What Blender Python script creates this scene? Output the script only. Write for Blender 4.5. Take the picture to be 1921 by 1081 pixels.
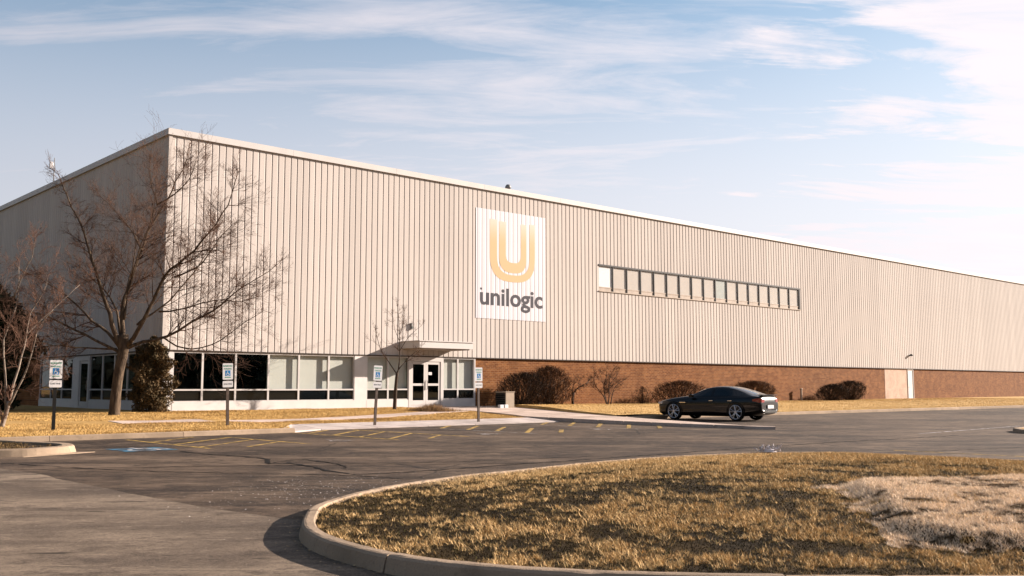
import bpy, bmesh, math, random
import numpy as np
from mathutils import Vector, Matrix

# ------------------------------------------------------------------ scene, camera, sky, sun
for o in list(bpy.data.objects):
    bpy.data.objects.remove(o)
S = bpy.context.scene
COL = S.collection
R = math.radians
random.seed(7)
rng = np.random.default_rng(11)

CAM_H = 1.43
cam = bpy.data.cameras.new('camera')
cam_o = bpy.data.objects.new('camera', cam); COL.objects.link(cam_o)
cam.sensor_width = 36.0
cam.lens = 1848.0 / 1921.0 * 36.0
cam.clip_start = 0.1; cam.clip_end = 6000
cam_o.location = (0, 0, CAM_H)
cam_o.rotation_euler = (R(90 + 5.70), 0, 0)
S.camera = cam_o

SUN_V = Vector((2.525, 0.933, 0.92)).normalized()
SUN_EL = math.asin(SUN_V.z)
SUN_AZ = math.atan2(SUN_V.x, SUN_V.y)
sun = bpy.data.lights.new('sun', 'SUN')
sun.energy = 5.0; sun.angle = R(0.55); sun.color = (1.0, 0.85, 0.73)
sun_o = bpy.data.objects.new('sun', sun); COL.objects.link(sun_o)
sun_o.rotation_euler = SUN_V.to_track_quat('Z', 'Y').to_euler()

S.view_settings.view_transform = 'Standard'
S.view_settings.look = 'None'
S.view_settings.gamma = 1.0
S.view_settings.use_curve_mapping = False
S.view_settings.exposure = 1.9
S.render.engine = 'CYCLES'
S.cycles.filter_width = 1.5
S.cycles.max_bounces = 6
S.cycles.transparent_max_bounces = 12

world = bpy.data.worlds.new('World'); S.world = world
world.use_nodes = True
wt = world.node_tree; wn = wt.nodes; wl = wt.links
wn.clear()

def wnode(t, **k):
    n = wn.new(t)
    for a, b in k.items(): setattr(n, a, b)
    return n
def wmath(op, a, b=None, c=None, clamp=False):
    n = wnode('ShaderNodeMath', operation=op); n.use_clamp = clamp
    for i, v in enumerate((a, b, c)):
        if v is None: continue
        if isinstance(v, (int, float)): n.inputs[i].default_value = v
        else: wl.new(v, n.inputs[i])
    return n.outputs[0]
def wramp(v, a, b):
    n = wnode('ShaderNodeMapRange', interpolation_type='SMOOTHSTEP')
    wl.new(v, n.inputs[0]); n.inputs[1].default_value = a; n.inputs[2].default_value = b
    return n.outputs[0]
out = wnode('ShaderNodeOutputWorld')
bg = wnode('ShaderNodeBackground')
sky = wnode('ShaderNodeTexSky', sky_type='NISHITA', sun_disc=False)
sky.sun_elevation = SUN_EL; sky.sun_rotation = SUN_AZ
sky.air_density = 1.0; sky.dust_density = 1.2; sky.ozone_density = 2.0
tc = wnode('ShaderNodeTexCoord')
sep = wnode('ShaderNodeSeparateXYZ'); wl.new(tc.outputs['Generated'], sep.inputs[0])
zc = wmath('ADD', wmath('MAXIMUM', sep.outputs[2], 0.0), 0.13)
px = wmath('DIVIDE', sep.outputs[0], zc); py = wmath('DIVIDE', sep.outputs[1], zc)
comb = wnode('ShaderNodeCombineXYZ'); wl.new(px, comb.inputs[0]); wl.new(py, comb.inputs[1])
def wnoise(loc, rot, scale, sc, detail, rough, dist=0.0):
    m = wnode('ShaderNodeMapping'); wl.new(comb.outputs[0], m.inputs[0])
    m.inputs['Location'].default_value = loc; m.inputs['Rotation'].default_value = (0, 0, rot)
    m.inputs['Scale'].default_value = scale
    n = wnode('ShaderNodeTexNoise'); wl.new(m.outputs[0], n.inputs['Vector'])
    n.inputs['Scale'].default_value = sc; n.inputs['Detail'].default_value = detail
    n.inputs['Roughness'].default_value = rough; n.inputs['Distortion'].default_value = dist
    return n.outputs['Fac']
broad = wnoise((3.1, 1.7, 0), R(14), (0.55, 1.0, 1), 0.55, 5, 0.55, 0.3)      # wide veils
wisps = wnoise((0.4, 5.2, 0), R(22), (0.5, 1.5, 1), 1.3, 9, 0.62, 0.7)         # combed streaks
fine = wnoise((7.4, 2.2, 0), R(-12), (0.8, 2.6, 1), 2.6, 9, 0.66, 1.0)
sd = wnode('ShaderNodeVectorMath', operation='DOT_PRODUCT')
wl.new(tc.outputs['Generated'], sd.inputs[0]); sd.inputs[1].default_value = SUN_V
sun_dot = sd.outputs['Value']
near_sun = wmath('POWER', wmath('MULTIPLY', wmath('ADD', sun_dot, 1.0), 0.5), 0.9)                                            # clouds glow towards the sun
bank = wmath('ADD', wmath('ADD', sun_dot, wmath('MULTIPLY', wmath('SUBTRACT', wisps, 0.5), 0.75)), wmath('MULTIPLY', wmath('SUBTRACT', fine, 0.5), 0.30))
bank = wmath('MULTIPLY', wramp(bank, 0.54, 0.72), wmath('MULTIPLY_ADD', fine, 0.75, 0.56), None, True)      # the cloud bank the sun stands in
veil = wmath('ADD', wmath('MULTIPLY', broad, 0.60), wmath('MULTIPLY', wisps, 0.40))
veil = wmath('ADD', veil, wmath('MULTIPLY', wmath('SUBTRACT', fine, 0.5), 0.22))
cloud = wmath('MULTIPLY', wramp(veil, 0.41, 0.64), 0.85)
cloud = wmath('MAXIMUM', cloud, bank)
low = wramp(sep.outputs[2], 0.46, 0.12)                                          # pale air towards the horizon
cloud = wmath('MAXIMUM', cloud, wmath('MULTIPLY', low, 0.78))
skyc = wnode('ShaderNodeMix', data_type='RGBA', blend_type='MULTIPLY')
skyc.inputs[0].default_value = 1.0
wl.new(sky.outputs[0], skyc.inputs[6]); skyc.inputs[7].default_value = (0.82, 0.95, 0.93, 1)
cl_col = wnode('ShaderNodeMix', data_type='RGBA')
wl.new(near_sun, cl_col.inputs[0])
cl_col.inputs[6].default_value = (1.8, 1.85, 2.2, 1); cl_col.inputs[7].default_value = (6.1, 5.6, 5.8, 1)
mixc = wnode('ShaderNodeMix', data_type='RGBA')
wl.new(cloud, mixc.inputs[0]); wl.new(skyc.outputs[2], mixc.inputs[6]); wl.new(cl_col.outputs[2], mixc.inputs[7])
wl.new(mixc.outputs[2], bg.inputs[0]); bg.inputs[1].default_value = 0.05
wl.new(bg.outputs[0], out.inputs[0])

# ------------------------------------------------------------------ site frame: s runs along the long facade, n out of it
C0 = np.array([-14.95, 42.2]); D = np.array([0.7407, 0.6718]); N = np.array([0.6718, -0.7407])
SITE_ANG = math.atan2(D[1], D[0])
def W(s, n, z=0.0):
    p = C0 + D * s + N * n
    return (float(p[0]), float(p[1]), z)
def SN(x, y):
    r = np.array([x, y]) - C0
    return float(r @ D), float(r @ N)
SITE_M = Matrix.Translation((C0[0], C0[1], 0)) @ Matrix.Rotation(SITE_ANG, 4, 'Z')

# ------------------------------------------------------------------ materials
MATS = {}
ALB = 0.54      # every colour below is noted as seen in the photograph's bright exposure; this brings it to a real reflectance
class MB_:
    def __init__(s, name):
        s.m = bpy.data.materials.new(name); s.m.use_nodes = True
        s.t = s.m.node_tree; s.n = s.t.nodes; s.l = s.t.links
        s.b = s.n['Principled BSDF']; s.b.inputs['Specular IOR Level'].default_value = 0.08; s.tc = s.n.new('ShaderNodeTexCoord')
    def node(s, t, **k):
        n = s.n.new(t)
        for a, b in k.items(): setattr(n, a, b)
        return n
    def noise(s, scale, detail=6, rough=0.6, sc=(1, 1, 1), dist=0.0, src='Object', loc=(0, 0, 0)):
        m = s.node('ShaderNodeMapping'); s.l.new(s.tc.outputs[src], m.inputs[0])
        m.inputs['Scale'].default_value = sc; m.inputs['Location'].default_value = loc
        n = s.node('ShaderNodeTexNoise'); s.l.new(m.outputs[0], n.inputs['Vector'])
        n.inputs['Scale'].default_value = scale; n.inputs['Detail'].default_value = detail
        n.inputs['Roughness'].default_value = rough; n.inputs['Distortion'].default_value = dist
        return n.outputs['Fac']
    def ramp(s, v, a, b, lo=0.0, hi=1.0):
        n = s.node('ShaderNodeMapRange', interpolation_type='SMOOTHSTEP'); s.l.new(v, n.inputs[0])
        n.inputs[1].default_value = a; n.inputs[2].default_value = b
        n.inputs[3].default_value = lo; n.inputs[4].default_value = hi
        return n.outputs[0]
    def math(s, op, a, b):
        n = s.node('ShaderNodeMath', operation=op)
        for i, v in enumerate((a, b)):
            if isinstance(v, (int, float)): n.inputs[i].default_value = v
            else: s.l.new(v, n.inputs[i])
        return n.outputs[0]
    def mix(s, f, a, b, blend='MIX'):
        n = s.node('ShaderNodeMix', data_type='RGBA', blend_type=blend)
        for i, v in ((0, f), (6, a), (7, b)):
            if isinstance(v, (int, float)): n.inputs[i].default_value = v
            elif isinstance(v, tuple): n.inputs[i].default_value = (*[x * ALB for x in v[:3]], 1)
            else: s.l.new(v, n.inputs[i])
        return n.outputs[2]
    def col(s, v):
        if isinstance(v, tuple): s.b.inputs['Base Color'].default_value = (*[x * ALB for x in v[:3]], 1)
        else: s.l.new(v, s.b.inputs['Base Color'])
        return s
    def rough(s, v):
        if isinstance(v, (int, float)): s.b.inputs['Roughness'].default_value = v
        else: s.l.new(v, s.b.inputs['Roughness'])
        return s
    def bump(s, h, strength=0.3, dist=0.01):
        n = s.node('ShaderNodeBump'); s.l.new(h, n.inputs['Height'])
        n.inputs['Strength'].default_value = strength; n.inputs['Distance'].default_value = dist
        s.l.new(n.outputs[0], s.b.inputs['Normal']); return s

def simple(name, c, rough=0.6, var=0.12, scale=3.0, metal=0.0, spec=None, bump=0.0, src='Object'):
    b = MB_(name)
    nz = b.noise(scale, 5, 0.6, src=src)
    lo = tuple(x * (1 - var) for x in c); hi = tuple(min(1, x * (1 + var)) for x in c)
    b.col(b.mix(b.ramp(nz, 0.3, 0.7), lo, hi)).rough(rough)
    b.b.inputs['Metallic'].default_value = metal
    if spec is not None: b.b.inputs['Specular IOR Level'].default_value = spec
    if bump: b.bump(b.noise(scale * 8, 6, 0.65, src=src), bump, 0.01)
    MATS[name] = b.m
    return b.m

# painted corrugated metal: pale warm cream with faint streaks that run down it, sheet to sheet tone
b = MB_('cream_metal')
st = b.noise(1.0, 5, 0.6, sc=(3.0, 3.0, 0.12)); blot = b.noise(0.25, 4, 0.55)
oi = b.node('ShaderNodeObjectInfo')
c = b.mix(b.ramp(st, 0.3, 0.7), (0.645, 0.59, 0.548), (0.70, 0.645, 0.602))
c = b.mix(b.ramp(blot, 0.35, 0.7, 0, 0.35), c, (0.60, 0.545, 0.505))
tone = b.ramp(oi.outputs['Random'], 0, 1, 0.95, 1.03)
tn = b.node('ShaderNodeCombineColor')
for i in range(3): b.l.new(tone, tn.inputs[i])
b.col(b.mix(1.0, c, tn.outputs[0], 'MULTIPLY')).rough(0.85)
b.b.inputs['Specular IOR Level'].default_value = 0.08
MATS['cream_metal'] = b.m

simple('white_trim', (0.70, 0.67, 0.65), 0.45, 0.04, 1.2)
simple('white_paint', (0.80, 0.77, 0.75), 0.5, 0.05, 1.5)
simple('shadow_strip', (0.06, 0.045, 0.035), 0.6)  # dark colour for the shadow gap above the brick
simple('roofing', (0.35, 0.33, 0.31), 0.9)
simple('inner_dark', (0.035, 0.037, 0.037), 0.9)
simple('inner_grey', (0.16, 0.19, 0.18), 0.9)
simple('dark_frame', (0.018, 0.018, 0.02), 0.45)
simple('tan_rail', (0.50, 0.42, 0.35), 0.6)
simple('blind_cream', (0.68, 0.70, 0.64), 0.8, 0.03, 0.6)
simple('blind_tan', (0.72, 0.65, 0.59), 0.8, 0.04, 0.6)
simple('blind_white', (1.0, 1.0, 1.0), 0.6, 0.02)
simple('blind_grey', (0.55, 0.58, 0.55), 0.7, 0.05)
simple('banner_white', (0.72, 0.70, 0.745), 0.5, 0.02, 0.7)
simple('letter_grey', (0.055, 0.055, 0.07), 0.6, 0.05)
simple('black_metal', (0.015, 0.015, 0.015), 0.5)
simple('brown_steel', (0.13, 0.10, 0.085), 0.6, 0.25, 8)
simple('galvanised', (0.32, 0.31, 0.30), 0.45, 0.15, 6, metal=0.3)
simple('tan_cabinet', (0.42, 0.34, 0.26), 0.6, 0.08)
simple('shade_and_disc_dark', (0.02, 0.02, 0.02), 0.7)  # shade of the cabinet's end put into colour; also the brake discs
simple('sign_white', (0.80, 0.79, 0.80), 0.4, 0.02)
simple('sign_green', (0.02, 0.28, 0.17), 0.4, 0.02)
simple('sign_blue', (0.03, 0.22, 0.52), 0.4, 0.02)
simple('sign_ink', (0.04, 0.05, 0.06), 0.5, 0.02)
simple('handle_steel', (0.5, 0.5, 0.5), 0.3, 0.05, metal=0.9)
simple('pipe_pale', (0.66, 0.50, 0.36), 0.6)
simple('soil', (0.045, 0.032, 0.022), 0.95, 0.5, 4, bump=0.6)
simple('pale_scrap', (0.72, 0.66, 0.66), 0.7)

def concrete(name, c, seed=0.0):
    b = MB_(name)
    a = b.noise(0.9, 7, 0.62, loc=(seed, 0, 0)); f = b.noise(60, 4, 0.7); sp = b.noise(11, 8, 0.75)
    k = b.mix(b.ramp(a, 0.32, 0.68), tuple(x * 0.78 for x in c), tuple(min(1, x * 1.12) for x in c))
    k = b.mix(b.ramp(f, 0.35, 0.7, 0, 0.35), k, tuple(x * 0.62 for x in c))
    k = b.mix(b.ramp(sp, 0.57, 0.70, 0, 0.65), k, tuple(x * 0.38 for x in c))
    k = b.mix(b.ramp(b.noise(2.2, 6, 0.7, loc=(seed, 3, 0)), 0.54, 0.68, 0, 0.5), k, tuple(x * 0.5 for x in c))
    oi = b.node('ShaderNodeObjectInfo'); tn = b.node('ShaderNodeCombineColor'); tv = b.ramp(oi.outputs['Random'], 0, 1, 0.84, 1.08)
    for i in range(3): b.l.new(tv, tn.inputs[i])
    ALB_k = b.mix(1.0, k, tn.outputs[0], 'MULTIPLY')
    b.col(ALB_k).rough(0.9).bump(b.math('ADD', f, b.math('MULTIPLY', sp, 2.0)), 0.5, 0.008)
    MATS[name] = b.m
concrete('kerb_concrete', (0.48, 0.365, 0.262))
concrete('walk_concrete', (0.76, 0.61, 0.52), 3)
concrete('ramp_concrete', (0.70, 0.615, 0.575), 5)

# brick: small brown-orange bricks in running bond with pale joints
def brick(name, c1, c2, mortar):
    b = MB_(name)
    m = b.node('ShaderNodeMapping'); b.l.new(b.tc.outputs['Object'], m.inputs[0])
    m.inputs['Rotation'].default_value = (R(90), 0, 0)
    br = b.node('ShaderNodeTexBrick'); b.l.new(m.outputs[0], br.inputs['Vector'])
    br.inputs['Color1'].default_value = (*[x*ALB for x in c1], 1); br.inputs['Color2'].default_value = (*[x*ALB for x in c2], 1)
    br.inputs['Mortar'].default_value = (*[x*ALB for x in mortar], 1); br.inputs['Scale'].default_value = 1.0
    br.inputs['Brick Width'].default_value = 0.30; br.inputs['Row Height'].default_value = 0.10
    br.inputs['Mortar Size'].default_value = 0.010; br.inputs['Mortar Smooth'].default_value = 0.3
    br.inputs['Bias'].default_value = -0.15
    k = b.mix(b.ramp(b.noise(1.2, 6, 0.7), 0.35, 0.7, 0, 0.55), br.outputs[0], tuple(x * 0.55 for x in c1))
    k = b.mix(b.ramp(b.noise(7, 5, 0.7, sc=(1, 1, 2.5)), 0.52, 0.72, 0, 0.5), k, tuple(min(1, x * 1.5) for x in c2))
    b.col(k).rough(0.9).bump(br.outputs['Fac'], -0.4, 0.01)
    MATS[name] = b.m
brick('brown_brick', (0.185, 0.062, 0.018), (0.32, 0.132, 0.042), (0.36, 0.22, 0.12))
brick('pale_brick', (0.70, 0.51, 0.40), (0.74, 0.55, 0.44), (0.64, 0.47, 0.37))

# glass: clear pane that reflects by angle
def glass(name, tint, ior=1.5, extra=0.0):
    m = bpy.data.materials.new(name); m.use_nodes = True
    t = m.node_tree; t.nodes.clear()
    o = t.nodes.new('ShaderNodeOutputMaterial'); mx = t.nodes.new('ShaderNodeMixShader')
    tr = t.nodes.new('ShaderNodeBsdfTransparent'); gl = t.nodes.new('ShaderNodeBsdfGlossy')
    fr = t.nodes.new('ShaderNodeFresnel'); fr.inputs[0].default_value = ior
    tr.inputs[0].default_value = (*tint, 1); gl.inputs[1].default_value = 0.015
    gl.inputs[0].default_value = (0.9, 0.95, 0.95, 1)
    ge = t.nodes.new('ShaderNodeNewGeometry'); iv = t.nodes.new('ShaderNodeMath'); iv.operation = 'SUBTRACT'; iv.inputs[0].default_value = 1.0; t.links.new(ge.outputs['Backfacing'], iv.inputs[1])
    ml = t.nodes.new('ShaderNodeMath'); ml.operation = 'MULTIPLY'; t.links.new(fr.outputs[0], ml.inputs[0]); t.links.new(iv.outputs[0], ml.inputs[1])
    t.links.new(ml.outputs[0], mx.inputs[0]); t.links.new(tr.outputs[0], mx.inputs[1]); t.links.new(gl.outputs[0], mx.inputs[2])
    t.links.new(mx.outputs[0], o.inputs[0]); MATS[name] = m
glass('clear_glass', (0.97, 0.975, 0.975), 1.4)
glass('dark_glass', (0.46, 0.56, 0.53), 1.5)
b = MB_('spandrel_glass'); b.col((0.006, 0.008, 0.009)).rough(0.04); b.b.inputs['Specular IOR Level'].default_value = 0.4
MATS['spandrel_glass'] = b.m

# asphalt
def asphalt(name, base, dark, light, seed, cracks=True):
    b = MB_(name)
    big = b.noise(0.15, 6, 0.6, loc=(seed, 2, 0), dist=0.6)
    mid = b.noise(0.6, 8, 0.68, loc=(seed, 0, 0), dist=0.4)
    streak = b.noise(0.5, 7, 0.65, sc=(0.16, 1.9, 1), loc=(0, seed, 0), dist=0.6)
    mott = b.noise(2.6, 9, 0.78, sc=(0.75, 1.3, 1), loc=(seed, 4, 0)); patchy = b.noise(0.33, 5, 0.6, loc=(seed*2, 9, 0), dist=1.2)
    grain = b.noise(26, 7, 0.85); stone = b.noise(140, 3, 0.8)
    k = b.mix(b.ramp(big, 0.40, 0.58), dark, base)
    k = b.mix(b.ramp(mid, 0.45, 0.72, 0, 0.75), k, light)
    k = b.mix(b.ramp(streak, 0.50, 0.64, 0, 0.8), k, dark)
    k = b.mix(b.ramp(streak, 0.47, 0.33, 0, 0.6), k, light)
    k = b.mix(b.math('MULTIPLY', b.ramp(mott, 0.49, 0.60), b.ramp(patchy, 0.30, 0.62, 0.35, 0.95)), k, tuple(x * 0.8 for x in dark))
    k = b.mix(b.math('MULTIPLY', b.ramp(mott, 0.46, 0.36), 0.6), k, light)
    k = b.mix(b.ramp(grain, 0.48, 0.66, 0, 0.75), k, tuple(x * 0.55 for x in dark))
    k = b.mix(b.ramp(grain, 0.46, 0.34, 0, 0.55), k, light)
    k = b.mix(b.ramp(stone, 0.56, 0.68, 0, 0.7), k, tuple(min(1, x * 1.6) for x in light))
    # oil spots and scuffs
    spot = b.noise(1.6, 4, 0.55, sc=(0.5, 2.6, 1), loc=(4 + seed, 1, 0))
    k = b.mix(b.ramp(spot, 0.66, 0.71, 0, 0.8), k, tuple(x * 0.35 for x in dark))
    pick = b.noise(3.4, 3, 0.5, sc=(0.32, 2.4, 1), loc=(11 + seed, 5, 0))
    k = b.mix(b.ramp(pick, 0.685, 0.72, 0, 0.85), k, tuple(x * 0.35 for x in dark))
    # hairline cracks where the surface has opened
    vo = b.node('ShaderNodeTexVoronoi', feature='DISTANCE_TO_EDGE')
    mp = b.node('ShaderNodeMapping'); b.l.new(b.tc.outputs['Object'], mp.inputs[0])
    wv = b.node('ShaderNodeMix', data_type='VECTOR'); wv.inputs[0].default_value = 0.12
    ns = b.node('ShaderNodeTexNoise'); ns.inputs['Scale'].default_value = 1.5; b.l.new(mp.outputs[0], ns.inputs['Vector'])
    b.l.new(mp.outputs[0], wv.inputs[4]); b.l.new(ns.outputs['Color'], wv.inputs[5])
    b.l.new(wv.outputs[1], vo.inputs['Vector']); vo.inputs['Scale'].default_value = 0.28
    crack = b.ramp(vo.outputs['Distance'], 0.0, 0.008, 1.0, 0.0)
    ck = b.math('MULTIPLY', crack, b.ramp(b.noise(0.22, 3, 0.5, loc=(9, seed, 0)), 0.48, 0.6))
    k = b.mix(b.math('MULTIPLY', ck, 0.85 if cracks else 0.0), k, tuple(x * 0.3 for x in dark))
    # road-salt crust
    salt = b.noise(5, 9, 0.8, loc=(seed, 7, 0)); sm = b.ramp(b.noise(0.2, 3, 0.5, loc=(2, 3, seed)), 0.5, 0.66)
    k = b.mix(b.math('MULTIPLY', b.ramp(salt, 0.63, 0.70), b.math('MULTIPLY', sm, 0.55)), k, (0.55, 0.50, 0.49))
    b.col(k).rough(b.ramp(mid, 0.3, 0.7, 0.72, 0.95)).bump(b.math('ADD', b.math('MULTIPLY', grain, 1.0), stone), 0.55, 0.006)
    b.b.inputs['Specular IOR Level'].default_value = 0.12
    MATS[name] = b.m
asphalt('asphalt_dark', (0.128, 0.089, 0.061), (0.034, 0.024, 0.018), (0.27, 0.195, 0.138), 1.0)
asphalt('asphalt_old', (0.26, 0.200, 0.146), (0.100, 0.075, 0.057), (0.40, 0.312, 0.232), 5.0, False)
simple('crack_black', (0.014, 0.012, 0.011), 0.8)
def worn_paint(name, c, lo=0.40, hi=0.60, under=(0.10, 0.08, 0.06)):
    b = MB_(name)
    w = b.noise(3.0, 9, 0.75)
    b.col(b.mix(b.ramp(w, lo, hi, 0.05, 0.9), under, c)).rough(0.8); MATS[name] = b.m
worn_paint('yellow_paint', (0.80, 0.53, 0.15), 0.40, 0.60)
worn_paint('blue_paint', (0.09, 0.30, 0.48), 0.42, 0.60, (0.06, 0.05, 0.045))
worn_paint('white_road_paint', (0.85, 0.80, 0.80), 0.42, 0.58)

# dead winter grass
def turf(name, a, bcol, scale=0.5):
    b = MB_(name)
    k = b.mix(b.ramp(b.noise(scale, 8, 0.65, sc=(1, 1, 1)), 0.36, 0.66), a, bcol)
    k = b.mix(b.ramp(b.noise(9, 6, 0.75), 0.46, 0.68, 0, 0.6), k, tuple(x * 0.5 for x in a))
    b.col(k).rough(0.95).bump(b.noise(25, 6, 0.8), 0.8, 0.03); MATS[name] = b.m
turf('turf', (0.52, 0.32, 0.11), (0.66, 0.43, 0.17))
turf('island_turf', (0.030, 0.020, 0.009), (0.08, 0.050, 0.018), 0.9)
turf('straw_mat', (0.30, 0.22, 0.14), (0.80, 0.62, 0.43), 1.5)
def blade_mat(name):
    b = MB_(name)
    at = b.node('ShaderNodeAttribute', attribute_name='tint')
    b.col(at.outputs['Color']).rough(0.8); b.b.inputs['Specular IOR Level'].default_value = 0.04
    MATS[name] = b.m
blade_mat('blades')

def bark(name, c, c2):
    b = MB_(name)
    n1 = b.noise(9, 7, 0.7, sc=(1, 1, 0.25))
    b.col(b.mix(b.ramp(n1, 0.35, 0.65), c, c2)).rough(0.9).bump(n1, 0.8, 0.03); MATS[name] = b.m
bark('bark', (0.060, 0.043, 0.031), (0.17, 0.122, 0.083))
bark('limb_bark', (0.06, 0.043, 0.034), (0.13, 0.096, 0.072))
bark('pale_bark', (0.16, 0.125, 0.10), (0.40, 0.33, 0.27))
simple('twig', (0.125, 0.072, 0.050), 0.8, 0.3, 2.0)
simple('twig_red', (0.15, 0.083, 0.058), 0.8, 0.3, 2.0)
simple('shrub_stem', (0.075, 0.050, 0.036), 0.85, 0.75, 9.0)
simple('shrub_brown', (0.125, 0.069, 0.042), 0.85, 0.75, 9.0)

# car
def gloss(name, c, rough, coat=1.0, metal=0.0):
    b = MB_(name); b.col(c).rough(rough)
    b.b.inputs['Specular IOR Level'].default_value = 0.12; b.b.inputs['Coat Weight'].default_value = coat; b.b.inputs['Coat Roughness'].default_value = 0.03
    b.b.inputs['Metallic'].default_value = metal; MATS[name] = b.m
gloss('car_paint', (0.003, 0.003, 0.004), 0.28, 0.35)
gloss('car_glass', (0.004, 0.006, 0.008), 0.02, 0.6)
gloss('tail_red', (0.35, 0.012, 0.015), 0.15)
gloss('lamp_clear', (0.6, 0.6, 0.62), 0.1)
simple('tyre_rubber', (0.012, 0.012, 0.012), 0.85)
simple('rim_alloy', (0.75, 0.75, 0.80), 0.32, 0.05, metal=0.75)
simple('chrome', (0.75, 0.73, 0.72), 0.15, 0.03, metal=1.0)
simple('plate_white', (0.75, 0.73, 0.75), 0.5, 0.03)

# ------------------------------------------------------------------ mesh helpers
def link_mesh(name, verts, faces, mat=None, parent=None, smooth=False):
    me = bpy.data.meshes.new(name)
    me.from_pydata([tuple(v) for v in verts], [], faces)
    if smooth:
        me.polygons.foreach_set('use_smooth', [True] * len(me.polygons))
    me.update()
    return link_obj(name, me, mat, parent)
def link_obj(name, me, mat=None, parent=None):
    o = bpy.data.objects.new(name, me); COL.objects.link(o)
    if mat is not None and not me.materials: me.materials.append(MATS[mat] if isinstance(mat, str) else mat)
    if parent is not None: o.parent = parent
    return o
def empty(name, loc=(0, 0, 0), rz=0.0, rot=None):
    o = bpy.data.objects.new(name, None); COL.objects.link(o)
    o.location = loc; o.rotation_euler = rot if rot else (0, 0, rz); o.empty_display_size = 0.3
    return o
def tag(o, label=None, cat=None, group=None, kind=None):
    if label: o['label'] = label
    if cat: o['category'] = cat
    if group: o['group'] = group
    if kind: o['kind'] = kind
    return o
def children(o): return [c for c in bpy.data.objects if c.parent == o]
def copy_tree(o, parent=None):
    c = o.copy(); COL.objects.link(c); c.parent = parent
    for ch in children(o): copy_tree(ch, c)
    return c

class Geo:
    """collects boxes, tubes and sheets that make ONE mesh"""
    def __init__(s): s.v = []; s.f = []
    def box(s, x0, x1, y0, y1, z0, z1):
        i = len(s.v)
        s.v += [(x0, y0, z0), (x1, y0, z0), (x1, y1, z0), (x0, y1, z0), (x0, y0, z1), (x1, y0, z1), (x1, y1, z1), (x0, y1, z1)]
        s.f += [(i, i+3, i+2, i+1), (i+4, i+5, i+6, i+7), (i, i+1, i+5, i+4), (i+1, i+2, i+6, i+5), (i+2, i+3, i+7, i+6), (i+3, i, i+4, i+7)]
        return s
    def bevbox(s, x0, x1, y0, y1, z0, z1, e):
        """box with all vertical and top edges chamfered"""
        ring = lambda k, z: [(x0+k, y0+e, z), (x0+e, y0+k, z), (x1-e, y0+k, z), (x1-k, y0+e, z), (x1-k, y1-e, z), (x1-e, y1-k, z), (x0+e, y1-k, z), (x0+k, y1-e, z)]
        rings = [ring(0, z0), ring(0, z1-e), [(min(max(x, x0+e), x1-e), min(max(y, y0+e), y1-e), z1) for x, y, z in ring(0, z1)]]
        i = len(s.v)
        for r in rings: s.v += r
        for k in range(2):
            for j in range(8):
                a = i+k*8+j; b_ = i+k*8+(j+1) % 8
                s.f.append((a, b_, b_+8, a+8))
        s.f.append(tuple(i+16+j for j in range(8))); s.f.append(tuple(i+j for j in reversed(range(8))))
        return s
    def tube(s, pts, radii, sides=5, cap=True):
        pts = [Vector(p) for p in pts]; i0 = len(s.v); n = len(pts)
        ref = Vector((0.3, 0.9, 0.2)).normalized()
        for k, p in enumerate(pts):
            t = (pts[min(k+1, n-1)] - pts[max(k-1, 0)])
            t = t.normalized() if t.length > 1e-9 else Vector((0, 0, 1))
            if abs(t.dot(ref)) > 0.95: ref = Vector((1, 0, 0))
            a = t.cross(ref).normalized(); b_ = t.cross(a)
            r = radii[k] if hasattr(radii, '__len__') else radii
            for j in range(sides):
                an = 2*math.pi*j/sides
                s.v.append(tuple(p + a*(r*math.cos(an)) + b_*(r*math.sin(an))))
        for k in range(n-1):
            for j in range(sides):
                a = i0+k*sides+j; b_ = i0+k*sides+(j+1) % sides
                s.f.append((a, b_, b_+sides, a+sides))
        if cap:
            s.f.append(tuple(i0+j for j in reversed(range(sides)))); s.f.append(tuple(i0+(n-1)*sides+j for j in range(sides)))
        return s
    def lathe(s, prof, axis='z', sides=24, c=(0, 0, 0)):
        i0 = len(s.v); m = len(prof)
        for j in range(sides):
            an = 2*math.pi*j/sides; ca, sa = math.cos(an), math.sin(an)
            for r, h in prof:
                if axis == 'z': p = (r*ca, r*sa, h)
                elif axis == 'y': p = (r*ca, h, r*sa)
                else: p = (h, r*ca, r*sa)
                s.v.append((p[0]+c[0], p[1]+c[1], p[2]+c[2]))
        for j in range(sides):
            for k in range(m-1):
                a = i0+j*m+k; b_ = i0+((j+1) % sides)*m+k
                s.f.append((a, b_, b_+1, a+1))
        return s
    def build(s, name, mat, parent=None, smooth=False): return link_mesh(name, s.v, s.f, mat, parent, smooth)

def prism(pts, z0, z1):
    """closed prism over a plan polygon (points any orientation)"""
    a = sum(pts[i][0]*pts[(i+1) % len(pts)][1]-pts[(i+1) % len(pts)][0]*pts[i][1] for i in range(len(pts)))
    if a < 0: pts = list(reversed(pts))
    n = len(pts)
    z0 = z0 if hasattr(z0, '__len__') else [z0]*n; z1 = z1 if hasattr(z1, '__len__') else [z1]*n
    v = [(p[0], p[1], z) for p, z in zip(pts, z0)] + [(p[0], p[1], z) for p, z in zip(pts, z1)]
    f = [tuple(reversed(range(n))), tuple(range(n, 2*n))] + [(i, (i+1) % n, n+(i+1) % n, n+i) for i in range(n)]
    return v, f
def sheet(pts, z):
    a = sum(pts[i][0]*pts[(i+1) % len(pts)][1]-pts[(i+1) % len(pts)][0]*pts[i][1] for i in range(len(pts)))
    if a < 0: pts = list(reversed(pts))
    return [(p[0], p[1], z) for p in pts], [tuple(range(len(pts)))]
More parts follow.
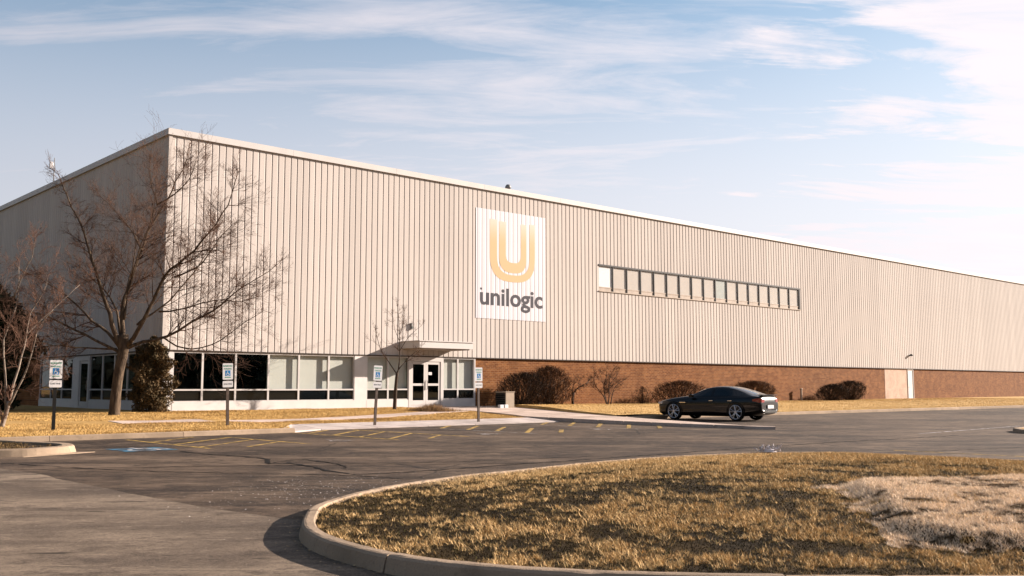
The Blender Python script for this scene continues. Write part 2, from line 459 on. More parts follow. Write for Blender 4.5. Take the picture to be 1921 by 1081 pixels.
def catmull(pts, step=0.2, closed=False):
    P = [np.array(p, float) for p in pts]; n = len(P); out_ = []
    rngk = range(n if closed else n-1)
    for i in rngk:
        if closed: p0, p1, p2, p3 = P[(i-1) % n], P[i], P[(i+1) % n], P[(i+2) % n]
        else: p0, p1, p2, p3 = P[max(i-1, 0)], P[i], P[i+1], P[min(i+2, n-1)]
        m = max(2, int(np.linalg.norm(p2-p1)/step))
        for k in range(m):
            t = k/m
            out_.append(0.5*((2*p1)+(-p0+p2)*t+(2*p0-5*p1+4*p2-p3)*t*t+(-p0+3*p1-3*p2+p3)*t**3))
    if not closed: out_.append(P[-1])
    return np.array(out_)
def smooth01(x): x = np.clip(x, 0, 1); return x*x*(3-2*x)

_txt = {}
def text_mesh(txt, w, h, bold=0.0, depth=0.004):
    """flat lettering in the xz plane, facing -y, from x=0..w, z=0..h"""
    cu = bpy.data.curves.new('lettering', 'FONT'); cu.body = txt; cu.offset = bold; cu.resolution_u = 4
    to = bpy.data.objects.new('lettering', cu); COL.objects.link(to)
    dg = bpy.context.evaluated_depsgraph_get(); me = bpy.data.meshes.new_from_object(to.evaluated_get(dg))
    bpy.data.objects.remove(to); bpy.data.curves.remove(cu)
    co = np.empty(len(me.vertices)*3); me.vertices.foreach_get('co', co); co = co.reshape(-1, 3)
    mn = co.min(0); mx = co.max(0)
    q = np.empty_like(co)
    q[:, 0] = (co[:, 0]-mn[0])/(mx[0]-mn[0])*w; q[:, 2] = (co[:, 1]-mn[1])/(mx[1]-mn[1])*h; q[:, 1] = 0
    me.vertices.foreach_set('co', q.ravel()); me.update()
    return me

# ------------------------------------------------------------------ ground, lot, driveway
Z_EDGE, Z_WALL = 0.15, 0.37
g = sheet([(-2500, -2500), (2500, -2500), (2500, 2500), (-2500, 2500)], -0.03)
tag(link_mesh('ground', *g, 'turf'), kind='structure')
lot_pts = [W(-70, 60), W(190, 60), W(190, -4), W(20, 0.5), W(-70, 0.5)]
lot = link_mesh('parking_lot', *sheet([p[:2] for p in lot_pts], 0.0), 'asphalt_dark'); tag(lot, kind='structure')
seam = catmull([(-34, 38), (-22, 27.5), (-13.0, 20.6), (-8.9, 17.4), (-6.2, 14.6), (-3.8, 12.0), (-2.5, 10.9), (-1.2, 10.2)], 0.6)
drv = [tuple(p) for p in seam] + [(0.6, 9.0), (3, 7.6), (14, 7.4), (40, 7), (40, -40), (-60, -40), (-60, 38)]
rj = np.random.default_rng(3)
drv = [(x+rj.normal(0, 0.02), y+rj.normal(0, 0.02)) for x, y in drv]
tag(link_mesh('driveway', *sheet(drv, 0.004), 'asphalt_old'), kind='structure')

# ------------------------------------------------------------------ lawns
def nmax_left(s):     # front edge of the lawn along the stalls (inner side of the kerb)
    s = np.asarray(s, float)
    return np.where(s < -1.6, 13.72, np.where(s < -0.2, 13.72-(s+1.6)/1.4*2.55, 11.17))
def z_left(s, n):
    s = np.asarray(s, float); n = np.asarray(n, float)
    nm = nmax_left(s)
    z = 0.13+(Z_WALL-0.13)*smooth01((nm-n)/11.5)
    z = z+0.22*smooth01((-s-4)/9.0)*smooth01((nm-n)/7.0)
    z = z+0.015*np.sin(s*1.7+n*0.9)*np.sin(n*1.3-s*0.4)*smooth01((nm-n)/1.5)
    return z
def s_far(n): return 19.26-0.364*np.asarray(n, float)
def s_near(n):
    return np.interp(np.asarray(n, float), [-1, 3, 5.6, 9, 11.0, 12.9, 17, 20, 21.6, 22.2], [12.3, 12.6, 12.9, 12.0, 11.0, 11.2, 11.0, 10.95, 11.2, 11.45])
def nmax_right(s): return 13.25+0.045*np.maximum(np.asarray(s, float)-25, -10)
def z_right(s, n):
    n = np.asarray(n, float); s = np.asarray(s, float)
    z = 0.15+(Z_WALL-0.15)*smooth01((nmax_right(s)-n)/10.0)
    return z+0.09*smooth01((14-n)/2)*smooth01(1-(s-s_far(n))/9.0)
def z_walk(n): return np.interp(np.asarray(n, float), [-1, 0, 5, 9, 12.4, 16, 22], [0.365, 0.36, 0.29, 0.21, 0.165, 0.13, 0.10])

def grid_mesh(name, Sg, Ng, Zg, mat, skirt_first_col=False, skirt_z=0.0):
    a, b_ = Sg.shape
    P = C0[None, None, :]+D[None, None, :]*Sg[..., None]+N[None, None, :]*Ng[..., None]
    v = [(P[i, j, 0], P[i, j, 1], Zg[i, j]) for i in range(a) for j in range(b_)]
    f = [(i*b_+j, i*b_+j+1, (i+1)*b_+j+1, (i+1)*b_+j) for i in range(a-1) for j in range(b_-1)]
    if skirt_first_col:
        k = len(v)
        for i in range(a): v.append((P[i, 0, 0], P[i, 0, 1], skirt_z))
        for i in range(a-1): f.append((i*b_, (i+1)*b_, k+i+1, k+i))
    return link_mesh(name, v, f, mat, smooth=False)
# left lawn: s -60 .. walkway, n -70 .. kerb
ns = np.concatenate([np.linspace(-70, -4, 16), np.linspace(-3, 0, 5), np.linspace(0.05, 1.0, 44)])
sl = np.concatenate([np.linspace(-60, -16, 20), np.linspace(-15, -2, 27), np.linspace(-1.6, 0.0, 9), np.linspace(0.4, 14.5, 30)])
Sg, Tg = np.meshgrid(sl, ns)
Ng = np.where(Tg <= 0, Tg, Tg*nmax_left(Sg)); Ng = np.where((Tg <= 0), Tg, Ng)
Sc = np.minimum(Sg, s_near(np.clip(Ng, -1, 22))+0.15)
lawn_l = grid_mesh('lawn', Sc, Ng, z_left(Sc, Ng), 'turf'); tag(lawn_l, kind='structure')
nr = np.linspace(-0.4, 1.0, 40)
sr = np.concatenate([np.linspace(0, 0.06, 18), np.linspace(0.08, 1, 60)])
U, T = np.meshgrid(sr, nr)
Nn = np.where(T < 0, T*2, T*13.2)
Sx = s_far(Nn)+U*(150-s_far(Nn))
Nn2 = np.where(T < 0, T*2, T*nmax_right(Sx))
Sx = s_far(Nn2)+U*(150-s_far(Nn2))
Zr = z_right(Sx, Nn2)
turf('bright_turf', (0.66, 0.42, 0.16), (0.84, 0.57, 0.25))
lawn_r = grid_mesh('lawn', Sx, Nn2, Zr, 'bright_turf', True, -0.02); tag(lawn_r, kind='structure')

# ------------------------------------------------------------------ pavement slabs
walk = empty('walkway'); tag(walk, kind='structure')
rows = np.arange(-0.2, 21.9, 1.38)
for i in range(len(rows)-1):
    n0, n1 = rows[i]+0.012, rows[i+1]-0.012
    for h in range(2):
        q = []
        for n_ in (n0, n1):
            a, c_ = float(s_near(n_)), float(s_far(n_)); m_ = (a+c_)/2
            lo, hi = (a, m_-0.012) if h == 0 else (m_+0.012, c_-0.012)
            q += [(lo, n_), (hi, n_)]
        q = [q[0], q[1], q[3], q[2]]
        v, f = prism([W(s_, n_)[:2] for s_, n_ in q], -0.02, 0.1)
        pts = [W(s_, n_)[:2] for s_, n_ in q]
        zz = {p: float(z_walk(n_)) for p, (s_, n_) in zip(pts, q)}
        v = [(x, y, z if z < 0 else zz[(x, y)]) for x, y, z in v]
        link_mesh('slab', v, f, 'walk_concrete', walk)
# rounded nose of the peninsula
v, f = prism([W(s_, n_)[:2] for s_, n_ in [(10.98, 21.75), (11.05, 22.3), (11.35, 22.75), (11.55, 22.6), (11.45, 21.75)]], -0.02, 0.1)
link_mesh('slab', v, f, 'walk_concrete', walk)
# narrow footpath along the office windows
path = empty('footpath'); tag(path, kind='structure')
pc = catmull([(-5, 8.3), (-2, 8.3), (0, 8.3), (4, 7.9), (8, 6.5), (10.5, 5.4), (12.95, 4.6)], 0.5)
L = np.concatenate([[0], np.cumsum(np.linalg.norm(np.diff(pc, axis=0), axis=1))])
cuts = np.arange(0, L[-1], 1.5)
for a, b_ in zip(cuts[:-1], cuts[1:]):
    a += 0.012; b_ -= 0.012; quad = []
    for t in (a, b_):
        p = np.array([np.interp(t, L, pc[:, 0]), np.interp(t, L, pc[:, 1])]); p2 = np.array([np.interp(min(t+0.1, L[-1]), L, pc[:, 0]), np.interp(min(t+0.1, L[-1]), L, pc[:, 1])])
        tdir = (p2-p)/max(1e-6, np.linalg.norm(p2-p)); nd = np.array([-tdir[1], tdir[0]])
        quad += [p+nd*0.62, p-nd*0.62]
    quad = [quad[0], quad[1], quad[3], quad[2]]
    v, f = prism([W(*q)[:2] for q in quad], 0.05, 0.2)
    mp = {tuple(W(*q)[:2]): float(z_left(q[0], q[1]))+0.012 for q in quad}
    v = [(x, y, z if z < 0.1 else mp[(x, y)]) for x, y, z in v]
    link_mesh('slab', v, f, 'walk_concrete', path)
# flush ramp in front of the middle stalls
ramp = empty('ramp'); tag(ramp, kind='structure')
re_ = [-1.35, 0.0, 2.2, 4.4, 6.6, 8.8, 11.0]
for i, (a, b_) in enumerate(zip(re_[:-1], re_[1:])):
    a += 0.012; b_ -= 0.012
    q = [(a, 12.95), (b_, 12.95), (b_, 11.1), (a, 11.1 if i else 13.3)]
    if i == 0: q = [(-1.5, 13.87), (b_, 12.95), (b_, 11.0), (-1.8, 13.70)]
    zt = [0.035, 0.035, 0.14, 0.14] if i else [0.05, 0.035, 0.14, 0.145]
    pts = [W(*p)[:2] for p in q]
    v, f = prism(pts, -0.02, 0.1); zz = dict(zip(pts, zt))
    v = [(x, y, z if z < 0 else zz[(x, y)]) for x, y, z in v]
    link_mesh('slab', v, f, 'ramp_concrete', ramp)

# ------------------------------------------------------------------ kerbs, cast in lengths with open joints
def kerb(name, path_pts, width=0.17, h=0.15, seg=3.0, mat='kerb_concrete', joint=0.012, batter=0.03, gutter=0.0):
    """path = outer (road side) foot, the kerb lies to the LEFT of travel"""
    root = empty(name); tag(root, kind='structure')
    P = np.array(path_pts, float)
    L = np.concatenate([[0], np.cumsum(np.linalg.norm(np.diff(P, axis=0), axis=1))])
    k = max(1, int(round(L[-1]/seg))); cu = np.linspace(0, L[-1], k+1)
    at = lambda t: np.array([np.interp(t, L, P[:, 0]), np.interp(t, L, P[:, 1])])
    for i in range(k):
        a, b_ = cu[i]+joint/2, cu[i+1]-joint/2
        m = max(2, int((b_-a)/0.10)+1); v = []; f = []
        dz = random.uniform(-0.004, 0.004)
        prof = [(0.0, -0.03), (0.0, 0.0), (batter*0.8, h*0.82), (batter+0.012, h*0.96), (batter+0.035, h), (width-0.015, h), (width, h-0.012), (width, -0.03)]
        for t in np.linspace(a, b_, m):
            p = at(t); d_ = at(min(t+0.05, L[-1]))-at(max(t-0.05, 0)); d_ = d_/np.linalg.norm(d_); nd = np.array([-d_[1], d_[0]])
            for o_, z in prof:
                ch_ = random.gauss(0, 0.0012) if z > 0.05 else 0
                if z > 0.1 and random.random() < 0.02: ch_ -= random.uniform(0.003, 0.010)
                w = p+nd*(o_+ch_*0.8); v.append((w[0], w[1], z+(dz+ch_ if z > 0.05 else 0)))
        c = len(prof)
        for r in range(m-1):
            for j in range(c-1): f.append((r*c+j, (r+1)*c+j, (r+1)*c+j+1, r*c+j+1))
        f.append(tuple(range(c))); f.append(tuple((m-1)*c+j for j in reversed(range(c))))
        link_mesh('kerb_segment', v, f, mat, root)
    return root
# along the stalls (travel so the lawn is on the left): from the ramp to far left and beyond
lk = catmull([(-1.5, 13.88), (-5.9, 13.95), (-9.7, 13.9), (-20, 13.9), (-45, 13.9)], 0.5)
lk = lk[::-1]
kerb('kerb', [W(s_, n_)[:2] for s_, n_ in lk], h=0.145, seg=3.6)
# right lawn kerb
rk = [(float(s_far(13.25))+0.15, 13.42)] + [(s_, float(nmax_right(s_))+0.17) for s_ in np.arange(16, 150, 3)]
kerb('kerb', [W(s_, n_)[:2] for s_, n_ in rk], h=0.15, seg=4.0)

# ------------------------------------------------------------------ near island
ISL = [(-2.14, 10.2), (-2.2, 11.0), (-2.03, 12.0), (-1.78, 12.8), (-1.42, 13.6), (-0.8, 14.65), (0.0, 15.6), (1.4, 17.3), (2.95, 18.65), (5.0, 19.7), (6.7, 19.5), (8.2, 18.4), (9.6, 17.0),
       (11.2, 14.6), (11.9, 11.5), (11.2, 8.6), (9.0, 7.1), (6.0, 6.78), (3.52, 6.80), (1.87, 6.82), (0.89, 6.92), (0.15, 7.08), (-0.24, 7.24), (-0.64, 7.45), (-1.0, 7.75), (-1.42, 8.25), (-1.75, 8.78), (-1.99, 9.4)]
isl = catmull(ISL, 0.12, closed=True)
# outline is clockwise seen from above? make it counter-clockwise so the inside is on the left
ar = np.sum(isl[:, 0]*np.roll(isl[:, 1], -1)-np.roll(isl[:, 0], -1)*isl[:, 1])
if ar < 0: isl = isl[::-1]
st0 = int(np.argmin(np.hypot(isl[:, 0]-1.87, isl[:, 1]-6.82))); isl = np.roll(isl, -st0, axis=0)
isl_c = np.vstack([isl, isl[:1]])
kerb('kerb', isl_c, width=0.155, h=0.14, seg=3.1, batter=0.035, joint=0.022)
def inset(P, d_):
    t = np.roll(P, -2, 0)-np.roll(P, 2, 0); t /= np.linalg.norm(t, axis=1)[:, None]
    return P+np.stack([-t[:, 1], t[:, 0]], 1)*d_
inner = inset(isl, 0.15)
def seg_dist(q, P):
    """distance from points q (M,2) to closed polyline P"""
    best = np.full(len(q), 1e9)
    A = P; B = np.roll(P, -1, 0)
    for a, b_ in zip(A[::3], np.roll(A[::3], -1, 0)):
        ab = b_-a; t = np.clip(((q-a)@ab)/(ab@ab+1e-12), 0, 1)
        best = np.minimum(best, np.hypot(*(q-(a+t[:, None]*ab)).T))
    return best
def inside(q, P):
    r = np.zeros(len(q), bool); x, y = q[:, 0], q[:, 1]
    for (x0, y0), (x1, y1) in zip(P, np.roll(P, -1, 0)):
        c = ((y0 > y) != (y1 > y)) & (x < (x1-x0)*(y-y0)/(y1-y0+1e-12)+x0)
        r ^= c
    return r
def vnoise(q, scale, seed):
    """cheap value noise on 2-D points"""
    r_ = np.random.default_rng(seed); T_ = r_.random((64, 64)); p = q*scale+100
    i = np.floor(p).astype(int); fr = p-i; fr = fr*fr*(3-2*fr)
    g_ = lambda a, b_: T_[(i[:, 0]+a) % 64, (i[:, 1]+b_) % 64]
    return (g_(0, 0)*(1-fr[:, 0])+g_(1, 0)*fr[:, 0])*(1-fr[:, 1])+(g_(0, 1)*(1-fr[:, 0])+g_(1, 1)*fr[:, 0])*fr[:, 1]
def fbm(q, scale, seed): return vnoise(q, scale, seed)*0.5+vnoise(q, scale*2.1, seed+1)*0.3+vnoise(q, scale*4.3, seed+2)*0.2
MOUND = np.array([(3.86, 11.75), (3.55, 10.7), (3.42, 9.9), (3.2, 9.0), (3.12, 8.45), (3.35, 7.9), (4.1, 7.65), (5.5, 7.6), (8.5, 7.9), (10.6, 9.5), (10.8, 11.6), (8.8, 12.7), (6.4, 12.3), (5.0, 11.8)])
mound = catmull(MOUND, 0.2, closed=True)
def in_mound(q):
    wob = np.stack([fbm(q, 1.6, 71)-0.5, fbm(q, 1.6, 83)-0.5], 1)*0.9+np.stack([vnoise(q, 8.0, 72)-0.5, vnoise(q, 8.0, 84)-0.5], 1)*0.22
    return inside(q+wob, mound)
def z_isl(q):
    dd = seg_dist(q, inner)
    z = 0.125+0.17*smooth01(dd/3.0)+0.025*(fbm(q, 1.3, 40)-0.5)
    md = seg_dist(q, mound); ins = inside(q, mound)
    return z+np.where(ins, 0.09*smooth01(md/0.35), 0)
# island soil surface
gx, gy = np.meshgrid(np.arange(-2.3, 12.0, 0.10), np.arange(6.7, 19.9, 0.10)); Q = np.stack([gx.ravel(), gy.ravel()], 1)
msk = (inside(Q, inner)).reshape(gx.shape); Zq = z_isl(Q).reshape(gx.shape)
vi = -np.ones(gx.shape, int); verts = []; faces = []
ok4 = msk[:-1, :-1] & msk[1:, :-1] & msk[:-1, 1:] & msk[1:, 1:]
for i, j in zip(*np.nonzero(ok4)):
    fc = []
    for a, b_ in ((i, j), (i, j+1), (i+1, j+1), (i+1, j)):
        if vi[a, b_] < 0: vi[a, b_] = len(verts); verts.append((gx[a, b_], gy[a, b_], Zq[a, b_]-0.01))
        fc.append(vi[a, b_])
    faces.append(tuple(fc))
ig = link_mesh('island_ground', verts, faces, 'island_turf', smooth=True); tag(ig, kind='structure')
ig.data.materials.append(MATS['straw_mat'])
vv = np.array(verts); fc_ = np.array([vv[list(q_)].mean(0)[:2] for q_ in faces])
ig.data.polygons.foreach_set('material_index', (inside(fc_, mound) & (seg_dist(fc_, mound) > 0.45)).astype(np.int32))
v, f = sheet([tuple(p) for p in inner[::4]], 0.075)
tag(link_mesh('island_base', v, f, 'soil'), kind='structure')

# ------------------------------------------------------------------ dead grass, blade by blade
def blades(name, P, h, w, tint, lean=0.6, label=None):
    n = len(P); an = rng.random(n)*2*math.pi; la = rng.random(n)*2*math.pi
    side = np.stack([np.cos(an), np.sin(an), np.zeros(n)], 1)*(w/2)[:, None]
    ln = (0.45+0.55*rng.random(n))*lean*h
    tip = P+np.stack([np.cos(la)*ln, np.sin(la)*ln, np.sqrt(np.maximum(h*h-ln*ln, 1e-6))], 1)
    V = np.empty((n, 3, 3)); V[:, 0] = P-side; V[:, 1] = P+side; V[:, 2] = tip
    me = bpy.data.meshes.new(name)
    me.vertices.add(n*3); me.vertices.foreach_set('co', V.ravel().astype(np.float32))
    me.loops.add(n*3); me.loops.foreach_set('vertex_index', np.arange(n*3, dtype=np.int32))
    me.polygons.add(n); me.polygons.foreach_set('loop_start', np.arange(0, n*3, 3, dtype=np.int32))
    me.polygons.foreach_set('loop_total', np.full(n, 3, np.int32))
    me.update(calc_edges=True); me.validate()
    at = me.attributes.new('tint', 'FLOAT_COLOR', 'POINT')
    c = np.ones((n, 3, 4), np.float32); c[:, :, :3] = tint[:, None, :] * ALB
    at.data.foreach_set('color', c.ravel())
    o = link_obj(name, me, 'blades'); tag(o, label, kind='stuff')
    return o
def mixc3(a, b_, t): return np.array(a)[None]*(1-t[:, None])+np.array(b_)[None]*t[:, None]
# island turf: straw tufts; thinner patches coloured for dark grass and tuft shadows
M = 800000
q = np.stack([rng.uniform(-2.2, 11.9, M), 6.7+(rng.random(M)**1.35)*13.1], 1)
keep = inside(q, inset(isl, 0.165)) & (~in_mound(q) | ((rng.random(len(q)) < 0.35) & (fbm(q, 2.0, 66) > 0.56)))
q = q[keep]
q = q[(q[:, 0] < q[:, 1]*0.56+0.8)]
tuft = fbm(q, 2.4, 5); patch = fbm(q*np.array([0.6, 1.0]), 0.9, 21); fine_ = vnoise(q, 15.0, 77)*0.6+vnoise(q, 34.0, 78)*0.4
far_rim = smooth01((q[:, 1]-13.5)/4.5)
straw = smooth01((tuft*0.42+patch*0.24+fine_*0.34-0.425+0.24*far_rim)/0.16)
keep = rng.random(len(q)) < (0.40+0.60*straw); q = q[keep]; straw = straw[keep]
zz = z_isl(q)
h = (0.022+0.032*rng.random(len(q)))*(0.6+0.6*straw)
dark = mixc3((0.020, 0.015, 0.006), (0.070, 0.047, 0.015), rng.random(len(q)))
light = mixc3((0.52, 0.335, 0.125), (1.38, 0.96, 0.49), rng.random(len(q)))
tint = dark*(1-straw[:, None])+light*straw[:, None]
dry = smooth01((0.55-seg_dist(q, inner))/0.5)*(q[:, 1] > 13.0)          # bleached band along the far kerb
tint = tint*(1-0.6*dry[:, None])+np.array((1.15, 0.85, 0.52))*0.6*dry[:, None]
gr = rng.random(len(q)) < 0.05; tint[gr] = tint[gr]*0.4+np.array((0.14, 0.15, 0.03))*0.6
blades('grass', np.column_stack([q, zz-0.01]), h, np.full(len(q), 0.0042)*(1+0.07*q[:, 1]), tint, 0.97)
# bleached matted grass on the mound
M = 300000
q = np.stack([rng.uniform(3.0, 8.5, M), rng.uniform(7.4, 12.9, M)], 1)
edge = fbm(q, 3.0, 91)
q = q[in_mound(q) & (q[:, 0] < q[:, 1]*0.56+0.8)]
bl = fbm(q*np.array([0.7, 1.6]), 2.2, 55)
t_ = smooth01((bl*0.6+0.4*vnoise(q, 11.0, 12)-0.30)/0.20)
tint = mixc3((0.24, 0.165, 0.095), (1.55, 1.25, 0.93), np.clip(t_*(0.6+0.5*rng.random(len(q))), 0, 1))
blades('straw', np.column_stack([q, z_isl(q)-0.01]), 0.022+0.036*rng.random(len(q))*t_, np.full(len(q), 0.007), tint, 0.995)
# lawns
def lawn_blades(name, M, s0, s1, n0, n1, zfun, ok, hm, w, gain=1.0):
    s_ = rng.uniform(s0, s1, M); n_ = rng.uniform(n0, n1, M); k = ok(s_, n_); s_, n_ = s_[k], n_[k]
    P = C0[None]+D[None]*s_[:, None]+N[None]*n_[:, None]
    pt = fbm(np.stack([s_*0.5, n_], 1), 0.9, 31); t_ = smooth01((pt-0.30)/0.22)
    tint = gain*mixc3((0.48, 0.285, 0.095), (0.86, 0.57, 0.225), np.clip(t_*0.8+0.4*(rng.random(len(s_))-0.3), 0, 1))
    h_ = hm*(0.5+rng.random(len(s_)))
    return blades(name, np.column_stack([P, zfun(s_, n_)-0.005]), h_, np.full(len(s_), w), tint, 0.9)
def off_path(s_, n_):
    return np.abs(n_-np.interp(s_, pc[:, 0], pc[:, 1])) > 0.72
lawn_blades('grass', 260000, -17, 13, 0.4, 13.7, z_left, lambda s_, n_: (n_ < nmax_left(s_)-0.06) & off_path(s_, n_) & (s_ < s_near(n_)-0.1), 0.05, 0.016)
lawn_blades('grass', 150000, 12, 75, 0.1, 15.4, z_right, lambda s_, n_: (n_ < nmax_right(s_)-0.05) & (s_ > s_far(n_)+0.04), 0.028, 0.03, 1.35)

# grit and dry leaf scraps that gather along the kerbs
def litter(name, P, size, tint):
    n = len(P); a = rng.random(n)*6.283; sz = size*(0.4+rng.random(n)); V = np.empty((n, 3, 3))
    for k in range(3): V[:, k] = P+np.stack([np.cos(a+k*2.1)*sz, np.sin(a+k*2.1)*sz*0.7, 0.003+rng.random(n)*sz*0.5], 1)
    me = bpy.data.meshes.new(name); me.from_pydata([tuple(p) for p in V.reshape(-1, 3)], [], [(3*i, 3*i+1, 3*i+2) for i in range(n)]); me.update()
    at = me.attributes.new('tint', 'FLOAT_COLOR', 'POINT'); c = np.ones((n, 3, 4), np.float32); c[:, :, :3] = tint[:, None, :]; at.data.foreach_set('color', c.ravel())
    return tag(link_obj(name, me, 'blades'), kind='stuff')
outl = inset(isl, -0.02); i_ = rng.integers(0, len(isl), 2600); t_ = np.roll(isl, -2, 0)-np.roll(isl, 2, 0); t_ /= np.linalg.norm(t_, axis=1)[:, None]; nd_ = np.stack([t_[:, 1], -t_[:, 0]], 1)
q = isl[i_]+nd_[i_]*(0.01+0.22*rng.random(2600)**3)[:, None]+rng.normal(0, 0.02, (2600, 2))
litter('leaf_litter', np.column_stack([q, np.full(len(q), 0.006)]), 0.011, mixc3((0.12, 0.08, 0.045), (0.50, 0.36, 0.20), rng.random(len(q))))
q = np.column_stack([rng.normal(-2.6, 0.9, 900), rng.normal(13.8, 1.3, 900)]); q = q[~inside(q, isl)]
litter('grit', np.column_stack([q, np.full(len(q), 0.006)]), 0.010, mixc3((0.35, 0.30, 0.27), (0.95, 0.88, 0.85), rng.random(len(q))))

# small planted island at the left edge and the tip of another at the right edge
LI = catmull([(-9.5, 21.45), (-9.62, 22.0), (-10.15, 22.75), (-11.3, 23.45), (-13.5, 24.9), (-17, 27), (-20, 26), (-18.5, 22.5), (-14.5, 20.2), (-11.6, 19.95), (-10.2, 20.25), (-9.7, 20.8)], 0.2, closed=True)
if np.sum(LI[:, 0]*np.roll(LI[:, 1], -1)-np.roll(LI[:, 0], -1)*LI[:, 1]) < 0: LI = LI[::-1]
kerb('kerb', np.vstack([LI, LI[:1]]), width=0.3, h=0.155, seg=3.2, batter=0.05)
v, f = sheet([tuple(p) for p in inset(LI, 0.29)[::3]], 0.10); tag(link_mesh('planting_bed', v, f, 'soil'), kind='structure')
q = np.stack([rng.uniform(-20, -9.5, 30000), rng.uniform(19.9, 27, 30000)], 1); q = q[inside(q, inset(LI, 0.34))]
nz_ = fbm(q, 1.2, 8); q = q[nz_ > 0.46]
blades('grass', np.column_stack([q, np.full(len(q), 0.10)]), 0.03+0.05*rng.random(len(q)), np.full(len(q), 0.014), mixc3((0.10, 0.065, 0.03), (0.36, 0.23, 0.10), rng.random(len(q))**2), 0.9)
v, f = prism([(-9.9, 20.2), (-9.35, 21.2), (-9.1, 21.75), (-9.5, 21.6), (-9.75, 20.9)], -0.02, 0.012)
tag(link_mesh('gutter_apron', v, f, 'kerb_concrete'), kind='structure')
RI = catmull([(15.75, 31.2), (16.4, 32.2), (19, 34.2), (26, 38), (29, 35), (22, 30.2), (17.5, 29.6), (15.7, 30.1)], 0.3, closed=True)
if np.sum(RI[:, 0]*np.roll(RI[:, 1], -1)-np.roll(RI[:, 0], -1)*RI[:, 1]) < 0: RI = RI[::-1]
kerb('kerb', np.vstack([RI, RI[:1]]), width=0.2, h=0.12, seg=3.0)
v, f = sheet([tuple(p) for p in inset(RI, 0.19)[::3]], 0.10); tag(link_mesh('planting_bed', v, f, 'turf'), kind='structure')

# ------------------------------------------------------------------ painted markings (children of the lot)
def stripe(p0, p1, w=0.10, mat='yellow_paint', z=0.004, name='painted_line'):
    a = np.array(W(*p0)[:2]); b_ = np.array(W(*p1)[:2]); d_ = (b_-a)/np.linalg.norm(b_-a); nd = np.array([-d_[1], d_[0]])*w/2
    v, f = sheet([tuple(a+nd), tuple(b_+nd), tuple(b_-nd), tuple(a-nd)], z)
    return link_mesh(name, v, f, mat, lot)
for k, (a, b_, n0, n1) in enumerate([(-7.0, -4.35, 14.6, 19.6), (-1.62, 0.9, 13.2, 19.5), (3.55, 6.05, 13.1, 19.5), (8.3, 11.05, 13.1, 19.8)]):
    if k < 2:
        stripe((a, n0), (a, n1), 0.11); stripe((b_, n0+(0.8 if k == 0 else 0.2)), (b_, n1), 0.11, z=0.004)
    else:
        stripe((a, n0), (a, n1), 0.05, 'white_road_paint')
    for j, nn in enumerate(np.arange(n0+1.6, n1+1.6, 1.42)):
        e0, e1 = (a, nn), (b_, nn-2.35)
        if e1[1] < n0-0.2:
            t = (n0-0.1-e0[1])/(e1[1]-e0[1]); e1 = (a+(b_-a)*t, n0-0.1)
        if e0[1] > n1:
            t = (n1-e1[1])/(e0[1]-e1[1]); e0 = (b_+(a-b_)*t, n1)
        if k >= 2: e0 = (e0[0]+0.15, e0[1]-0.1)
        stripe(e0, e1, 0.15 if k >= 2 else 0.12, z=0.008)
stripe((4.1, 30.5), (4.25, 36), 0.11)
stripe((20.5, 27.0), (12.0, 27.3), 0.10, 'white_road_paint')
# worn accessibility symbols in the stalls: blue square, white seated figure on a wheel
def hc_symbol(sc, nc, sz, with_blue):
    if with_blue:
        v, f = sheet([W(sc+a*sz, nc+b_*sz*1.1)[:2] for a, b_ in ((-.7, -.7), (.7, -.7), (.7, .7), (-.7, .7))], 0.006)
        link_mesh('symbol_field', v, f, 'blue_paint', lot)
    g_ = Geo()
    def strip(pts, w):
        for (x0, y0), (x1, y1) in zip(pts[:-1], pts[1:]):
            d_ = np.array([x1-x0, y1-y0]); d_ = d_/np.linalg.norm(d_); nd = np.array([-d_[1], d_[0]])*w/2
            i = len(g_.v)
            for (x, y) in ((x0+nd[0], y0+nd[1]), (x1+nd[0], y1+nd[1]), (x1-nd[0], y1-nd[1]), (x0-nd[0], y0-nd[1])):
                g_.v.append(W(sc+x*sz, nc-y*sz, 0.010+0.0003*(len(g_.v)//4)))
            g_.f.append((i, i+3, i+2, i+1))
    ring = [(0.38*math.cos(t)-0.02, 0.38*math.sin(t)-0.22) for t in np.linspace(R(130), R(390), 14)]
    strip(ring, 0.12); strip([(-0.05, 0.42), (-0.03, -0.02), (0.28, -0.02), (0.45, -0.42), (0.58, -0.38)], 0.14)
    strip([(-0.03, 0.2), (0.22, 0.2)], 0.12); strip([(-0.14, 0.6), (0.02, 0.6)], 0.17)
    g_.build('wheelchair_symbol', 'white_road_paint', lot)
hc_symbol(-8.3, 18.9, 0.85, True)
for sc in (-3.05, 2.15, 7.1): hc_symbol(sc, 18.75, 0.62, False)
# the long open crack and its branches
def crack(pts, w):
    P = catmull(pts, 0.12); g_ = Geo(); prev = None
    for k, p in enumerate(P):
        t = P[min(k+1, len(P)-1)]-P[max(k-1, 0)]; t = t/np.linalg.norm(t); nd = np.array([-t[1], t[0]])
        j = rj.normal(0, 0.025); ww = w*(0.4+rj.random())*min(1, (len(P)-k)/8+0.15)
        a, b_ = p+nd*(j+ww/2), p+nd*(j-ww/2); i = len(g_.v)
        g_.v += [(a[0], a[1], 0.006), (b_[0], b_[1], 0.006)]
        if k: g_.f.append((i-2, i-1, i+1, i))
    g_.build('crack', 'crack_black', lot)
crack([(-7.3, 22.0), (-6.5, 21.1), (-5.0, 19.9), (-4.5, 18.5), (-4.2, 18.65), (-3.6, 17.85), (-3.05, 16.85), (-2.6, 16.3)], 0.09)
crack([(-4.5, 18.5), (-4.2, 19.6), (-3.65, 19.05), (-3.1, 18.6), (-1.0, 19.0), (2.0, 20.6)], 0.05)
